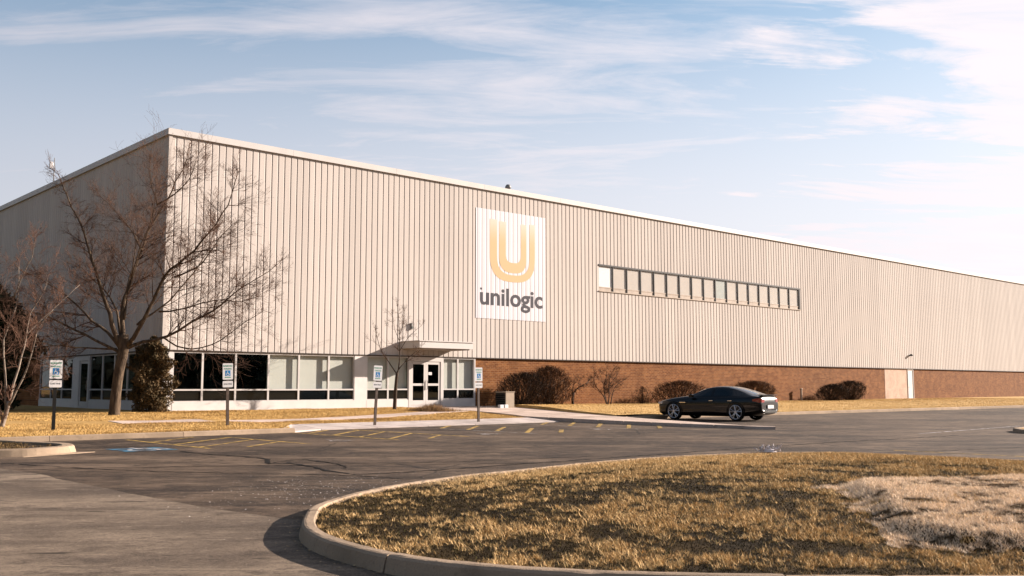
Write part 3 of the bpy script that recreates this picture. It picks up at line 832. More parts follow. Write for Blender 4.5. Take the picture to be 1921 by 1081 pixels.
crack([(-4.2, 18.65), (-3.6, 18.9), (-3.0, 17.9), (-2.9, 17.2)], 0.045)
crack([(-2.6, 16.3), (-1.9, 16.6), (-0.4, 17.9), (2.2, 20.2), (7, 24.5), (13, 29)], 0.07)
crack([(-9.5, 18.6), (-6.5, 17.0), (-3, 16.2), (-1.5, 15.4)], 0.05)
crack([(-8.6, 17.2), (-5, 18.0), (0, 18.6), (6, 20.6), (14, 24.4), (24, 30)], 0.05)

# ------------------------------------------------------------------ the warehouse
BL, SL = 132.0, 62.0            # length of the long face, of the shaded end
ZT, ZB = 12.37, 3.0
PITCH, DEEP = 0.332, 0.021
wh = empty('warehouse', (C0[0], C0[1], 0), SITE_ANG)
tag(wh, 'long cream corrugated metal warehouse with a brown brick base and a glazed office corner', 'warehouse')
def to_side(p):     # long-face local (x, y, z) -> shaded end, whose own x runs away from the corner and y points inwards
    x, y, z = p; return (y, x, z)
def profile(x0, x1):
    """corrugation outline between x0 and x1; -y is out of the wall"""
    base = [(0.0, -DEEP), (0.250, -DEEP), (0.276, 0.0), (0.306, 0.0), (PITCH-0.0005, -DEEP)]
    pts = []
    k0 = int(math.floor(x0/PITCH))-1; k1 = int(math.ceil(x1/PITCH))+1
    allp = [(k*PITCH+x, y) for k in range(k0, k1) for x, y in base]
    xs = [p[0] for p in allp]; ys = [p[1] for p in allp]
    at = lambda x: float(np.interp(x, xs, ys))
    pts = [(x0, at(x0))]+[p for p in allp if x0+1e-4 < p[0] < x1-1e-4]+[(x1, at(x1))]
    return pts
_pc = {}
def panel(x0, x1, z0, z1, side=False):
    key = (round(x1-x0, 3), round((x0 % PITCH), 3), z0, z1, side)
    if key not in _pc:
        pr = profile(x0, x1); v = []; f = []
        for x, y in pr:
            for z in (z0, z1):
                p = (x-x0, y, z); v.append(to_side(p) if side else p)
        for i in range(len(pr)-1):
            q_ = (2*i, 2*i+2, 2*i+3, 2*i+1); f.append(tuple(reversed(q_)) if side else q_)
        me = bpy.data.meshes.new('wall_panel'); me.from_pydata(v, [], f); me.materials.append(MATS['cream_metal']); me.update()
        _pc[key] = me
    o = link_obj('wall_panel', _pc[key], None, wh)
    o.location = to_side((x0, 0, 0)) if side else (x0, 0, 0)
WX0, WX1, WZ0, WZ1 = 27.42, 50.24, 7.30, 8.97
PW = PITCH*3
# a corner post, then sheets
Geo().box(-0.055, 0.10, -0.055, 0.10, ZB-0.02, ZT).build('corner_trim', 'cream_metal', wh)
x = 0.10
nxt = PW
while x < BL-0.2:
    x1 = min(nxt, BL)
    if x1 <= WX0 or x >= WX1: panel(x, x1, ZB, ZT)
    else:
        xa, xb = max(x, WX0), min(x1, WX1)
        if xa > x+0.01: panel(x, xa, ZB, ZT)
        panel(xa, xb, ZB, WZ0); panel(xa, xb, WZ1, ZT)
        if xb < x1-0.01: panel(xb, x1, ZB, ZT)
    x = x1; nxt += PW
x = 0.10; nxt = PW
while x < SL-0.2:
    x1 = min(nxt, SL); panel(x, x1, ZB, ZT, True); x = x1; nxt += PW
# solid wall behind the sheets, with the window strip left open
bk = Geo()
bk.box(0.01, WX0, 0.012, 0.25, ZB, ZT); bk.box(WX0, WX1, 0.012, 0.25, ZB, WZ0); bk.box(WX0, WX1, 0.012, 0.25, WZ1, ZT); bk.box(WX1, BL, 0.012, 0.25, ZB, ZT)
bk.box(0.012, 0.25, 0.25, SL, ZB, ZT); bk.box(BL-0.25, BL, 0.25, SL, 0.0, ZT); bk.box(0.25, BL-0.25, SL-0.25, SL, 0.0, ZT)
bk.build('backing_wall', 'cream_metal', wh)
Geo().box(0.2, BL-0.1, 0.2, SL-0.1, ZT-0.22, ZT-0.02).build('roof', 'roofing', wh)
# parapet cap: lengths butted end to end
for k in range(int(BL/6)+1):
    a, b_ = max(0.0, k*6.0)-(0.13 if k == 0 else 0), min(BL, k*6.0+6.0)
    if b_-a < 0.2: break
    Geo().box(a+0.004, b_-0.004, -0.13, 0.32, ZT, ZT+0.28).build('roof_fascia', 'white_trim', wh)
for k in range(int(SL/6)+1):
    a, b_ = max(0.32, k*6.0), min(SL, k*6.0+6.0)
    if b_-a < 0.2: break
    Geo().box(-0.13, 0.32, a+0.004, b_-0.004, ZT, ZT+0.28).build('roof_fascia', 'white_trim', wh)
Geo().box(-0.07, BL, -0.075, 0.10, ZB-0.05, ZB-0.004).build('base_shadow_strip', 'shadow_strip', wh)  # dark strip added along the shadow gap under the metal sheets
Geo().box(-0.075, 0.10, 0.10, SL, ZB-0.05, ZB-0.004).build('base_shadow_strip', 'shadow_strip', wh)
# brick base, painted bay, side door
Geo().box(17.46, 63.36, 0.05, 0.3, 0.1, ZB-0.05).build('brick_wall', 'brown_brick', wh)
Geo().box(63.36, 67.45, 0.035, 0.3, 0.1, ZB-0.05).build('painted_brick_wall', 'pale_brick', wh)
Geo().box(68.55, BL-0.3, 0.05, 0.3, 0.1, ZB-0.05).build('brick_wall', 'brown_brick', wh)
sdr = Geo().box(67.52, 68.48, 0.03, 0.08, 0.40, ZB-0.14).build('side_door', 'white_paint', wh)
Geo().box(67.45, 67.52, -0.01, 0.2, 0.1, ZB-0.05).box(68.48, 68.55, -0.01, 0.2, 0.1, ZB-0.05).box(67.52, 68.48, -0.01, 0.2, ZB-0.14, ZB-0.05).box(67.52, 68.48, -0.01, 0.2, 0.1, 0.40).build('door_frame', 'white_trim', sdr)
Geo().tube([(67.62, 0.03, 1.35), (67.62, -0.03, 1.35), (67.74, -0.03, 1.35)], 0.015, 6).build('handle', 'handle_steel', sdr)
Geo().box(0.05, 0.3, 16.25, SL, 0.1, ZB-0.05).build('brick_wall', 'brown_brick', wh)

# storefront glazing. bay(): white frame with transom, clear pane over a dark spandrel, blind behind
SILL, RAIL0, RAIL1, HEAD = 0.75, 1.24, 1.31, 2.93
def T(side): return (lambda x0, x1, y0, y1, z0, z1: (y0, y1, x0, x1, z0, z1)) if side else (lambda *a: a)
def bay(a, b_, blind=None, side=False, glassm='clear_glass', mull=0.045):
    t = T(side); g_ = Geo()
    g_.box(*t(a, a+mull, -0.02, 0.08, SILL, HEAD)); g_.box(*t(b_-mull, b_, -0.02, 0.08, SILL, HEAD))
    g_.box(*t(a+mull, b_-mull, -0.018, 0.078, SILL, SILL+0.05)); g_.box(*t(a+mull, b_-mull, -0.018, 0.078, HEAD-0.05, HEAD)); g_.box(*t(a+mull, b_-mull, -0.018, 0.078, RAIL0, RAIL1))
    w = g_.build('window', 'white_trim', wh)
    Geo().box(*t(a+mull, b_-mull, 0.035, 0.043, RAIL1, HEAD-0.05)).build('pane', glassm, w)
    Geo().box(*t(a+mull, b_-mull, 0.03, 0.05, SILL+0.05, RAIL0)).build('spandrel_pane', 'spandrel_glass', w)
    if blind:
        Geo().box(*t(a+0.01, b_-0.01, 0.19, 0.20, RAIL1-0.12, HEAD+0.02)).build('roller_blind', blind, w)
edges = [0.47, 1.82, 3.39, 5.02, 6.60, 8.23, 9.69]
for k in range(6): bay(edges[k], edges[k+1], 'blind_cream' if k >= 3 else None, glassm='clear_glass' if k >= 3 else 'dark_glass')
for a, b_ in ((10.41, 11.70), (11.70, 12.98), (15.22, 16.24), (16.24, 17.40)): bay(a, b_, 'blind_cream')
Geo().box(0.0, 0.47, -0.03, 0.3, 0.1, ZB-0.05).build('corner_column', 'white_paint', wh)
Geo().box(9.69, 10.41, -0.035, 0.3, 0.1, ZB-0.05).build('column', 'white_paint', wh)
for a, b_ in ((0.47, 9.69), (10.41, 12.98), (15.22, 17.40)): Geo().box(a, b_, -0.04, 0.3, 0.1, SILL).build('plinth', 'white_paint', wh)
for a, b_ in ((0.47, 9.69), (10.41, 12.98), (15.22, 17.46)): Geo().box(a, b_, -0.012, 0.3, HEAD, ZB-0.05).build('window_head', 'white_trim', wh)
Geo().box(17.40, 17.46, -0.03, 0.3, 0.1, HEAD).build('corner_column', 'white_paint', wh)
# entrance: two glazed leaves in a white frame
Geo().box(12.98, 13.12, -0.05, 0.12, 0.1, ZB-0.05).box(15.06, 15.22, -0.05, 0.12, 0.1, ZB-0.05).box(13.12, 15.06, -0.05, 0.12, 2.72, ZB-0.05).box(13.12, 15.06, -0.05, 0.12, 0.1, 0.46).build('entrance_frame', 'white_trim', wh)
for k, (a, b_) in enumerate(((13.125, 14.085), (14.095, 15.055))):
    g_ = Geo(); z0, z1 = 0.47, 2.71
    g_.box(a, a+0.13, -0.02, 0.03, z0, z1); g_.box(b_-0.13, b_, -0.02, 0.03, z0, z1)
    g_.box(a+0.13, b_-0.13, -0.018, 0.028, z0, z0+0.24); g_.box(a+0.13, b_-0.13, -0.018, 0.028, z1-0.14, z1); g_.box(a+0.13, b_-0.13, -0.018, 0.028, 1.46, 1.58)
    dr = g_.build('entrance_door', 'white_trim', wh)
    Geo().box(a+0.13, b_-0.13, 0.0, 0.008, z0+0.24, 1.46).build('pane', 'dark_glass', dr)
    Geo().box(a+0.13, b_-0.13, 0.0, 0.008, 1.58, z1-0.14).build('pane', 'dark_glass', dr)
    hx = b_-0.06 if k == 0 else a+0.06
    Geo().tube([(hx, -0.02, 1.28), (hx, -0.08, 1.28), (hx, -0.08, 1.72), (hx, -0.02, 1.72)], 0.014, 6).build('handle', 'handle_steel', dr)
    if k == 1:
        Geo().box(a+0.17, a+0.40, -0.006, -0.002, 2.02, 2.17).build('notice', 'sign_white', dr)
# canopy over the door
cn = Geo().box(12.45, 15.92, -1.65, -DEEP-0.004, 3.36, 3.69).build('entrance_canopy', 'white_trim', wh)
Geo().box(12.60, 15.77, -1.55, -0.08, 3.30, 3.36).build('canopy_soffit', 'tan_rail', cn)
Geo().box(12.40, 15.97, -1.70, -0.06, 3.69, 3.73).build('canopy_cap', 'white_trim', cn)
# rooms behind the glass
Geo().box(0.3, 17.4, 0.4, 6.0, 0.2, 0.45).build('interior_floor', 'inner_dark', wh)
Geo().box(0.3, 17.4, 6.0, 6.1, 0.2, 3.2).box(17.42, 17.6, 0.32, 6.1, 0.2, 3.2).build('interior_wall', 'inner_grey', wh)
Geo().box(0.3, 60, 0.4, 40.0, 3.15, 3.25).build('interior_ceiling', 'inner_dark', wh)
# shaded end: glazing, door, pier
se = [0.75, 2.3, 3.81, 5.4, 6.93, 8.60]
for k in range(5): bay(se[k], se[k+1], None, True, 'dark_glass')
for a, b_ in ((11.03, 12.66), (12.66, 14.4), (14.4, 16.25)): bay(a, b_, None, True, 'dark_glass')
Geo().box(0.0, 0.3, 0.3, 0.75, 0.1, ZB-0.05).build('corner_column', 'white_paint', wh)
Geo().box(-0.035, 0.3, 10.12, 11.03, 0.1, ZB-0.05).build('column', 'white_paint', wh)
for a, b_ in ((0.75, 8.60), (11.03, 16.25)): Geo().box(-0.04, 0.3, a, b_, 0.1, SILL).build('plinth', 'white_paint', wh)
for a, b_ in ((0.75, 10.12), (11.03, 16.25)): Geo().box(-0.012, 0.3, a, b_, HEAD, ZB-0.05).build('window_head', 'white_trim', wh)
Geo().box(-0.05, 0.12, 8.60, 8.78, 0.1, HEAD).box(-0.05, 0.12, 9.98, 10.12, 0.1, HEAD).box(-0.05, 0.12, 8.78, 9.98, 2.70, HEAD).box(-0.05, 0.12, 8.78, 9.98, 0.1, 0.46).build('entrance_frame', 'white_trim', wh)
d2 = Geo().box(-0.02, 0.03, 8.785, 8.90, 0.47, 2.69).box(-0.02, 0.03, 9.86, 9.975, 0.47, 2.69).box(-0.018, 0.028, 8.90, 9.86, 0.47, 0.68).box(-0.018, 0.028, 8.90, 9.86, 2.55, 2.69).build('entrance_door', 'white_trim', wh)
Geo().box(0.0, 0.008, 8.90, 9.86, 0.68, 2.55).build('pane', 'dark_glass', d2)
Geo().tube([(-0.02, 8.84, 1.25), (-0.08, 8.84, 1.25), (-0.08, 8.84, 1.7), (-0.02, 8.84, 1.7)], 0.014, 6).build('handle', 'handle_steel', d2)
# upper window strip: 17 lights
npn = 17; pw = (WX1-WX0-0.10)/npn
Geo().box(WX0-0.03, WX1+0.03, -0.06, 0.24, WZ1-0.10, WZ1+0.0)  .box(WX1-0.10, WX1+0.03, -0.045, 0.24, WZ0+0.02, WZ1-0.09).build('strip_shadow_frame', 'dark_frame', wh)  # dark frame bars at top and right also colour in the recess shadow
Geo().box(WX0-0.03, WX1+0.03, -0.085, 0.24, WZ0-0.03, WZ0+0.02).build('window_sill', 'tan_rail', wh)
for k in range(npn):
    a = WX0+k*pw; b_ = a+pw
    w = Geo().box(b_-0.075, b_, -0.03, 0.20, WZ0+0.02, WZ1-0.09).build('window', 'dark_frame', wh)
    Geo().box(a, b_-0.07, 0.004, 0.06, 7.52, 7.58).build('transom', 'tan_rail', w)
    bm_ = 'blind_white' if k == 0 else ('blind_grey' if k == 9 else 'blind_tan')
    Geo().box(a, b_-0.07, 0.015, 0.022, 7.58, WZ1-0.09).build('pane', 'clear_glass', w)
    Geo().box(a, b_-0.07, 0.04, 0.05, 7.58, WZ1-0.09).build('roller_blind', bm_, w)
    Geo().box(a, b_-0.07, 0.02, 0.07, WZ0+0.02, 7.52).build('lower_panel', 'tan_rail', w)

# ------------------------------------------------------------------ banner with the company mark
BX0, BX1, BZ0, BZ1 = 17.47, 22.80, 5.17, 11.31
ban = empty('banner', W(BX0, 0.0, BZ0), SITE_ANG)
tag(ban, 'big white banner with a golden U emblem and the word unilogic on the wall', 'banner')
bw, bh = BX1-BX0, BZ1-BZ0
g_ = Geo(); nx_ = 96
for i in range(nx_+1):      # the sheet is stretched over the ribs and sinks a little between them
    x = bw*i/nx_; ph = ((x+BX0) % PITCH)/PITCH
    dep = 0.012*(0.5-0.5*math.cos(2*math.pi*np.clip((ph-0.62)/0.38, 0, 1)))
    for z in (0, bh): g_.v.append((x, -DEEP-0.022+dep, z))
for i in range(nx_): g_.f.append((2*i, 2*i+2, 2*i+3, 2*i+1))
i0 = len(g_.v)
g_.build('banner_sheet', 'banner_white', ban)
Geo().box(0, bw, -DEEP-0.008, -DEEP-0.003, 0, bh).build('banner_backing', 'banner_white', ban)
b = MB_('gold_print')       # printed gradient: gold at the foot of the letter, thinning into the white at its tips
sp_ = b.node('ShaderNodeSeparateXYZ'); b.l.new(b.tc.outputs['Object'], sp_.inputs[0])
b.col(b.mix(b.ramp(sp_.outputs[2], bh*(1-0.32), bh*(1+0.02)), (0.66, 0.465, 0.255), (0.715, 0.665, 0.61))).rough(0.5)
MATS['gold_print'] = b.m
def u_band(xl0, xl1, xr0, xr1, vtop, vb_out, vb_in):
    """U band between an outer and an inner U; fractions of the banner"""
    def U(xl, xr, vb):
        r = min((xr-xl)/2*bw, (vb-vtop)*bh)
        cx = (xl+xr)/2*bw; hw = (xr-xl)/2*bw; ry = hw*0.92
        zb = bh*(1-vb)
        pts = [(xl*bw, bh*(1-vtop))]
        for t in np.linspace(math.pi, 2*math.pi, 26):
            c_, s_ = math.cos(t), math.sin(t); e = 0.72
            pts.append((cx+hw*math.copysign(abs(c_)**e, c_), zb+ry*(1+math.copysign(abs(s_)**e, s_))))
        pts.append((xr*bw, bh*(1-vtop)))
        return pts
    A = U(xl0, xr1, vb_out); B = U(xl1, xr0, vb_in); g_ = Geo()
    yy = -DEEP-0.026
    for a, c_ in zip(A, B): g_.v += [(a[0], yy, a[1]), (c_[0], yy, c_[1])]
    for i in range(len(A)-1): g_.f.append((2*i, 2*i+1, 2*i+3, 2*i+2))
    return g_.build('emblem', 'gold_print', ban)
u_band(0.187, 0.287, 0.758, 0.838, 0.085, 0.650, 0.585)
u_band(0.318, 0.412, 0.630, 0.712, 0.095, 0.565, 0.470)
lt = link_obj('lettering', text_mesh('unilogic', 0.90*bw, 0.215*bh, 0.022), 'letter_grey', ban)
lt.location = (0.055*bw, -DEEP-0.027, 0.072*bh)
Geo().box(0.058*bw, 0.083*bw, -DEEP-0.028, -DEEP-0.0265, 0.258*bh, 0.276*bh).build('lettering', 'letter_grey', ban)

# ------------------------------------------------------------------ small things on the building
v_ = empty('roof_vent', W(20.2, -0.35, ZT+0.25), SITE_ANG); tag(v_, 'small grey roof vent poking above the parapet', 'vent')
Geo().tube([(0, 0, -0.2), (0, 0, 0.20)], 0.07, 10).build('pipe', 'black_metal', v_)
Geo().lathe([(0.0, 0.42), (0.10, 0.40), (0.17, 0.30), (0.18, 0.20), (0.12, 0.16), (0.0, 0.16)], 'z', 14).build('hood', 'galvanised', v_, True)
ms = empty('roof_mast', W(0.5, -17.2, ZT+0.2), SITE_ANG); tag(ms, 'thin antenna mast with a small white panel on the roof of the shaded end', 'mast')
Geo().tube([(0, 0, -0.2), (0, 0, 1.85)], [0.035, 0.02], 8).build('pole', 'galvanised', ms)
Geo().bevbox(-0.26, -0.06, -0.06, 0.06, 1.25, 1.60, 0.03).build('white_panel', 'sign_white', ms)  # plain white panel beside the mast head
wl_ = empty('wall_lamp', W(67.87, DEEP, 4.15), SITE_ANG); wl_.scale = (0.6, 0.6, 0.6); tag(wl_, 'dark wall lamp on the metal wall above the narrow white door', 'lamp')
Geo().box(-0.07, 0.07, -0.06, 0.0, -0.12, 0.12).tube([(0, -0.05, 0.0), (0, -0.25, 0.08)], 0.03, 8).build('bracket', 'black_metal', wl_)
Geo().lathe([(0.0, 0.20), (0.12, 0.18), (0.24, 0.02), (0.24, -0.08), (0.0, -0.10)], 'z', 14, (0, -0.32, 0.02)).build('lamp_shade', 'black_metal', wl_)
wb = empty('wall_box', W(13.11, DEEP, 4.53), SITE_ANG); wb.scale = (0.6, 0.7, 0.75); tag(wb, 'small grey fixture box on the metal wall above the canopy', 'fixture')
Geo().bevbox(-0.09, 0.09, -0.16, 0.0, -0.22, 0.22, 0.02).build('housing', 'galvanised', wb)
Geo().box(-0.06, 0.06, -0.175, -0.162, -0.16, -0.02).build('lens', 'inner_grey', wb)
pp = empty('vent_pipe', W(49.58, 0.3, 0.3), SITE_ANG); tag(pp, 'pale upright pipe against the brick wall left of the two trimmed shrubs', 'pipe')
Geo().tube([(0, 0, 0), (0, 0, 0.92)], 0.085, 10).build('pipe', 'pipe_pale', pp)
Geo().lathe([(0, 0.99), (0.10, 0.98), (0.12, 0.91), (0.085, 0.88)], 'z', 12).build('cap', 'pipe_pale', pp)
# cabinet at the brick corner and two little boxes before it
cb = empty('utility_cabinet', W(17.5, 2.4, 0.30), SITE_ANG); tag(cb, 'tan metal utility cabinet with its shaded end coloured near-black, beside the dark rounded shrub', 'cabinet')
Geo().bevbox(-0.30, 0.32, -0.40, 0.40, 0.06, 0.82, 0.02).build('body', 'tan_cabinet', cb)
Geo().box(-0.36, 0.38, -0.44, 0.44, 0.0, 0.06).build('base', 'kerb_concrete', cb)
Geo().box(-0.32, 0.34, -0.42, 0.42, 0.82, 0.86).build('lid', 'tan_cabinet', cb)
for k in range(7): Geo().box(-0.325, -0.302, -0.36, 0.36, 0.12+k*0.095, 0.205+k*0.095).build('shade_slat', 'shade_and_disc_dark', cb)  # near-black slats colour in the shaded end of the cabinet
for (s_, n_, lab) in ((17.05, 2.95, 'upper of the two small white valve boxes left of the tan cabinet'), (16.55, 3.15, 'lower left of the two small white valve boxes left of the tan cabinet')):
    o = Geo().bevbox(-0.13, 0.13, -0.10, 0.10, 0.0, 0.17, 0.02).build('valve_box', 'sign_white')
    o.location = W(s_, n_, float(z_walk(n_)) if s_ < s_far(n_) else 0.33); o.rotation_euler = (0, 0, SITE_ANG)
    tag(o, lab, 'box', 'white valve boxes by the cabinet')

# ------------------------------------------------------------------ parking signs
def parking_sign():
    r = empty('parking_sign')
    g_ = Geo(); g_.box(-0.045, 0.045, 0.0, 0.012, -0.1, 2.02); g_.box(-0.045, -0.033, 0.012, 0.05, -0.1, 2.02); g_.box(0.033, 0.045, 0.012, 0.05, -0.1, 2.02)
    g_.build('post', 'brown_steel', r)
    def plate(name, x, z0, z1):
        e = 0.03; pts = []
        for cx, cz, a0 in ((x-e, z1-e, 0), (-x+e, z1-e, 90), (-x+e, z0+e, 180), (x-e, z0+e, 270)):
            pts += [(cx+e*math.cos(R(a0+k*30)), cz+e*math.sin(R(a0+k*30))) for k in range(4)]
        n = len(pts); v = [(a, -0.012, c_) for a, c_ in pts]+[(a, -0.004, c_) for a, c_ in pts]
        f = [tuple(reversed(range(n))), tuple(range(n, 2*n))]+[(i, (i+1) % n, n+(i+1) % n, n+i) for i in range(n)]
        return link_mesh(name, v, f, 'sign_white', r)
    P1 = plate('sign_plate', 0.170, 1.50, 2.03); P2 = plate('fine_plate', 0.170, 1.25, 1.455)
    y = -0.0135
    def word(t, x0, z0, w, h, mat, par, bold=0.02):
        o = link_obj('lettering', text_mesh(t, w, h, bold), mat, par); o.location = (x0, y, z0)
    word('RESERVED', -0.15, 1.915, 0.30, 0.055, 'sign_green', P1); word('PARKING', -0.13, 1.825, 0.26, 0.05, 'sign_green', P1)
    Geo().box(-0.085, 0.085, y-0.001, -0.0122, 1.615, 1.80).build('symbol_field', 'sign_blue', P1)
    g_ = Geo()
    def bar(x0, z0, x1, z1, w):
        d_ = Vector((x1-x0, 0, z1-z0)); L_ = d_.length; d_.normalize(); p_ = Vector((-d_.z, 0, d_.x))*w/2; i = len(g_.v)
        yb = y-0.002-0.0001*(len(g_.v)//4)
        for q_ in (Vector((x0, yb, z0))+p_, Vector((x0, yb, z0))-p_, Vector((x1, yb, z1))-p_, Vector((x1, yb, z1))+p_): g_.v.append(tuple(q_))
        g_.f.append((i, i+1, i+2, i+3))
    ring = [(0.045*math.cos(t)-0.005, 1.672+0.045*math.sin(t)) for t in np.linspace(R(120), R(390), 12)]
    for (a, c_), (e_, f_) in zip(ring[:-1], ring[1:]): bar(a, c_, e_, f_, 0.013)
    bar(-0.012, 1.75, -0.008, 1.695, 0.022); bar(-0.008, 1.697, 0.03, 1.697, 0.017); bar(0.03, 1.70, 0.048, 1.64, 0.017); bar(-0.02, 1.77, 0.0, 1.77, 0.022)
    g_.build('wheelchair_symbol', 'sign_white', P1)
    Geo().box(-0.10, -0.04, y-0.001, -0.0122, 1.56, 1.585).box(-0.03, 0.03, y-0.001, -0.0122, 1.56, 1.585).box(0.04, 0.10, y-0.001, -0.0122, 1.56, 1.585).build('small_print', 'sign_green', P1)
    word('$250 FINE', -0.135, 1.325, 0.27, 0.055, 'sign_ink', P2, 0.01)
    return r
SG = [((-13.13, 28.46, 0.15), 0.0, 3, 'leftmost parking sign, its backlit post coloured black, left of the big bare tree'),
      ((-9.25, 32.34, 0.15), -1.6, 0, 'parking sign in front of the dark office windows, its post leaning slightly'),
      ((-4.80, 34.85, 0.13), 2.6, 2, 'parking sign near the small bare tree and the white column, leaning to the right'),
      ((-1.27, 38.1, 0.12), -0.6, 4, 'rightmost parking sign, in front of the brick wall corner')]
sg0 = None
for k, (loc, tilt, turn, lab) in enumerate(SG):
    o = parking_sign() if sg0 is None else copy_tree(sg0)
    if sg0 is None: sg0 = o
    o.location = loc; o.rotation_euler = Matrix.Rotation(SITE_ANG-R(8)+R(turn), 4, 'Z').to_euler(); o.rotation_euler.y = R(tilt)
    tag(o, lab, 'sign', 'accessible parking signs along the kerb')
for ch in children(sg0):
    if ch.name.startswith('post'):
        ch.data = ch.data.copy(); ch.data.materials[0] = MATS['black_metal']  # backlit shade put into this post's colour

# ------------------------------------------------------------------ black car
def make_car():
    r = empty('parked_car')
    #        x     w     zb    zbelt  ztop  wroof  zroofedge
    T_ = [(2.47, 0.52, 0.34, 0.60, 0.66, 0.40, 0.645), (2.42, 0.70, 0.25, 0.66, 0.72, 0.52, 0.70), (2.25, 0.84, 0.20, 0.73, 0.79, 0.64, 0.77), (1.90, 0.92, 0.17, 0.80, 0.87, 0.72, 0.85),
          (1.40, 0.94, 0.17, 0.85, 0.94, 0.74, 0.92), (0.95, 0.945, 0.17, 0.885, 1.00, 0.74, 0.97), (0.80, 0.945, 0.17, 0.89, 1.03, 0.73, 0.99), (0.45, 0.945, 0.17, 0.90, 1.19, 0.66, 1.14), (0.10, 0.94, 0.17, 0.905, 1.315, 0.60, 1.27),
          (-0.25, 0.94, 0.17, 0.91, 1.375, 0.57, 1.335), (-0.65, 0.94, 0.17, 0.915, 1.39, 0.56, 1.345), (-1.00, 0.94, 0.17, 0.92, 1.365, 0.56, 1.315), (-1.35, 0.945, 0.17, 0.93, 1.30, 0.57, 1.245), (-1.65, 0.94, 0.18, 0.94, 1.215, 0.60, 1.155),
          (-1.95, 0.93, 0.20, 0.945, 1.115, 0.66, 1.065), (-2.12, 0.915, 0.22, 0.945, 1.055, 0.70, 1.01), (-2.30, 0.88, 0.26, 0.94, 1.035, 0.72, 0.985), (-2.43, 0.83, 0.30, 0.92, 1.03, 0.70, 0.965), (-2.50, 0.78, 0.33, 0.86, 0.93, 0.68, 0.89), (-2.54, 0.74, 0.36, 0.70, 0.76, 0.60, 0.72), (-2.53, 0.60, 0.40, 0.52, 0.55, 0.50, 0.53)]
    T_ = np.array(T_); xs0 = T_[:, 0]
    # refine stations
    par = np.arange(len(T_)); fine_p = np.linspace(0, len(T_)-1, (len(T_)-1)*3+1)
    X = np.array([np.interp(fine_p, par, T_[:, c_]) for c_ in range(7)]).T
    for _ in range(2):
        X[1:-1] = X[1:-1]*0.5+(X[:-2]+X[2:])*0.25
    rows_ = []
    for x, w, zb, zl, zt, wr, ze in X:
        h_ = zl-zb
        rr = [(0.0, zb), (w*0.80, zb), (w*0.96, zb+0.06), (w*0.985, zb+0.16*h_/0.7), (w*0.975, zb+0.33*h_), (w*0.995, zb+0.55*h_), (w, zb+0.72*h_), (w*0.985, zb+0.86*h_), (w*0.965, zb+0.91*h_), (w*0.945, zl-0.01), (w*0.925, zl+0.005)]
        # greenhouse
        rr += [(w*0.925+(wr-w*0.925)*t, zl+0.005+(ze-zl-0.005)*t+0.02*math.sin(math.pi*t)) for t in (0.18, 0.5, 0.86)]
        rr += [(wr, ze), (wr*0.86, ze+(zt-ze)*0.55), (wr*0.5, ze+(zt-ze)*0.9), (0.0, zt)]
        rows_.append([(x, y_, z_) for y_, z_ in rr])
    K = len(rows_[0]); NS = len(rows_)
    parts = {}
    def put(name, quad):
        V, F = parts.setdefault(name, ([], []))
        i = len(V); V += quad; F.append(tuple(range(i, i+len(quad))))
    for i in range(NS-1):
        xm = (rows_[i][0][0]+rows_[i+1][0][0])/2
        for j in range(K-1):
            nm = 'body'
            if 11 <= j <= 12 and -1.62 < xm < 0.52: nm = 'side_glass'
            if 11 <= j <= 12 and (-0.36 < xm < -0.26): nm = 'body'
            if j >= 14 and 0.10 < xm < 0.82: nm = 'windscreen'
            if j >= 14 and -2.05 < xm < -1.05: nm = 'rear_window'
            for sgn in (1, -1):
                q_ = [rows_[i][j], rows_[i+1][j], rows_[i+1][j+1], rows_[i][j+1]]
                q_ = [(a, b_*sgn, c_) for a, b_, c_ in q_]
                if sgn > 0: q_ = list(reversed(q_))
                put(nm, q_)
    for end in (0, NS-1):
        ring = [(a, b_, c_) for a, b_, c_ in rows_[end]]+[(a, -b_, c_) for a, b_, c_ in reversed(rows_[end][1:-1])]
        put('body', ring if end == 0 else list(reversed(ring)))
    body = None; made = {}
    for nm in ('body', 'side_glass', 'windscreen', 'rear_window'):
        V, F = parts[nm]
        o = link_mesh(nm, V, F, 'car_paint' if nm == 'body' else 'car_glass', r)
        bm = bmesh.new(); bm.from_mesh(o.data); bmesh.ops.remove_doubles(bm, verts=bm.verts, dist=0.0008); bmesh.ops.recalc_face_normals(bm, faces=bm.faces) if nm == 'body' else None
        for f_ in bm.faces: f_.smooth = True
        bm.to_mesh(o.data); bm.free(); made[nm] = o
    body = made['body']
    # wheels
    wheel0 = None
    for wx, sy in ((1.50, 1), (-1.46, 1), (1.50, -1), (-1.46, -1)):
        wl2 = empty('wheel'); wl2.parent = r; wl2.location = (wx, sy*0.845, 0.352); wl2.scale = (1.03, 1.0, 1.03); wl2.rotation_euler = (0, 0, 0 if sy > 0 else math.pi)
        Geo().lathe([(0.262, -0.10), (0.325, -0.11), (0.345, -0.07), (0.345, 0.07), (0.325, 0.112), (0.280, 0.118), (0.268, 0.09), (0.262, -0.10)], 'y', 28).build('tyre', 'tyre_rubber', wl2, True)
        g_ = Geo().lathe([(0.280, 0.118), (0.270, 0.122), (0.252, 0.105), (0.246, 0.03), (0.246, -0.06)], 'y', 28)
        for k in range(5):
            for dx_ in (-0.10, 0.10):
                a = 2*math.pi*k/5+0.3
                c0, s0_ = math.cos(a+dx_*1.6), math.sin(a+dx_*1.6); c1, s1_ = math.cos(a+dx_*2.1), math.sin(a+dx_*2.1)
                g_.tube([(0.045*c0, 0.095, 0.045*s0_), (0.14*c0, 0.108, 0.14*s0_), (0.262*c1, 0.103, 0.262*s1_)], [0.024, 0.019, 0.023], 5)
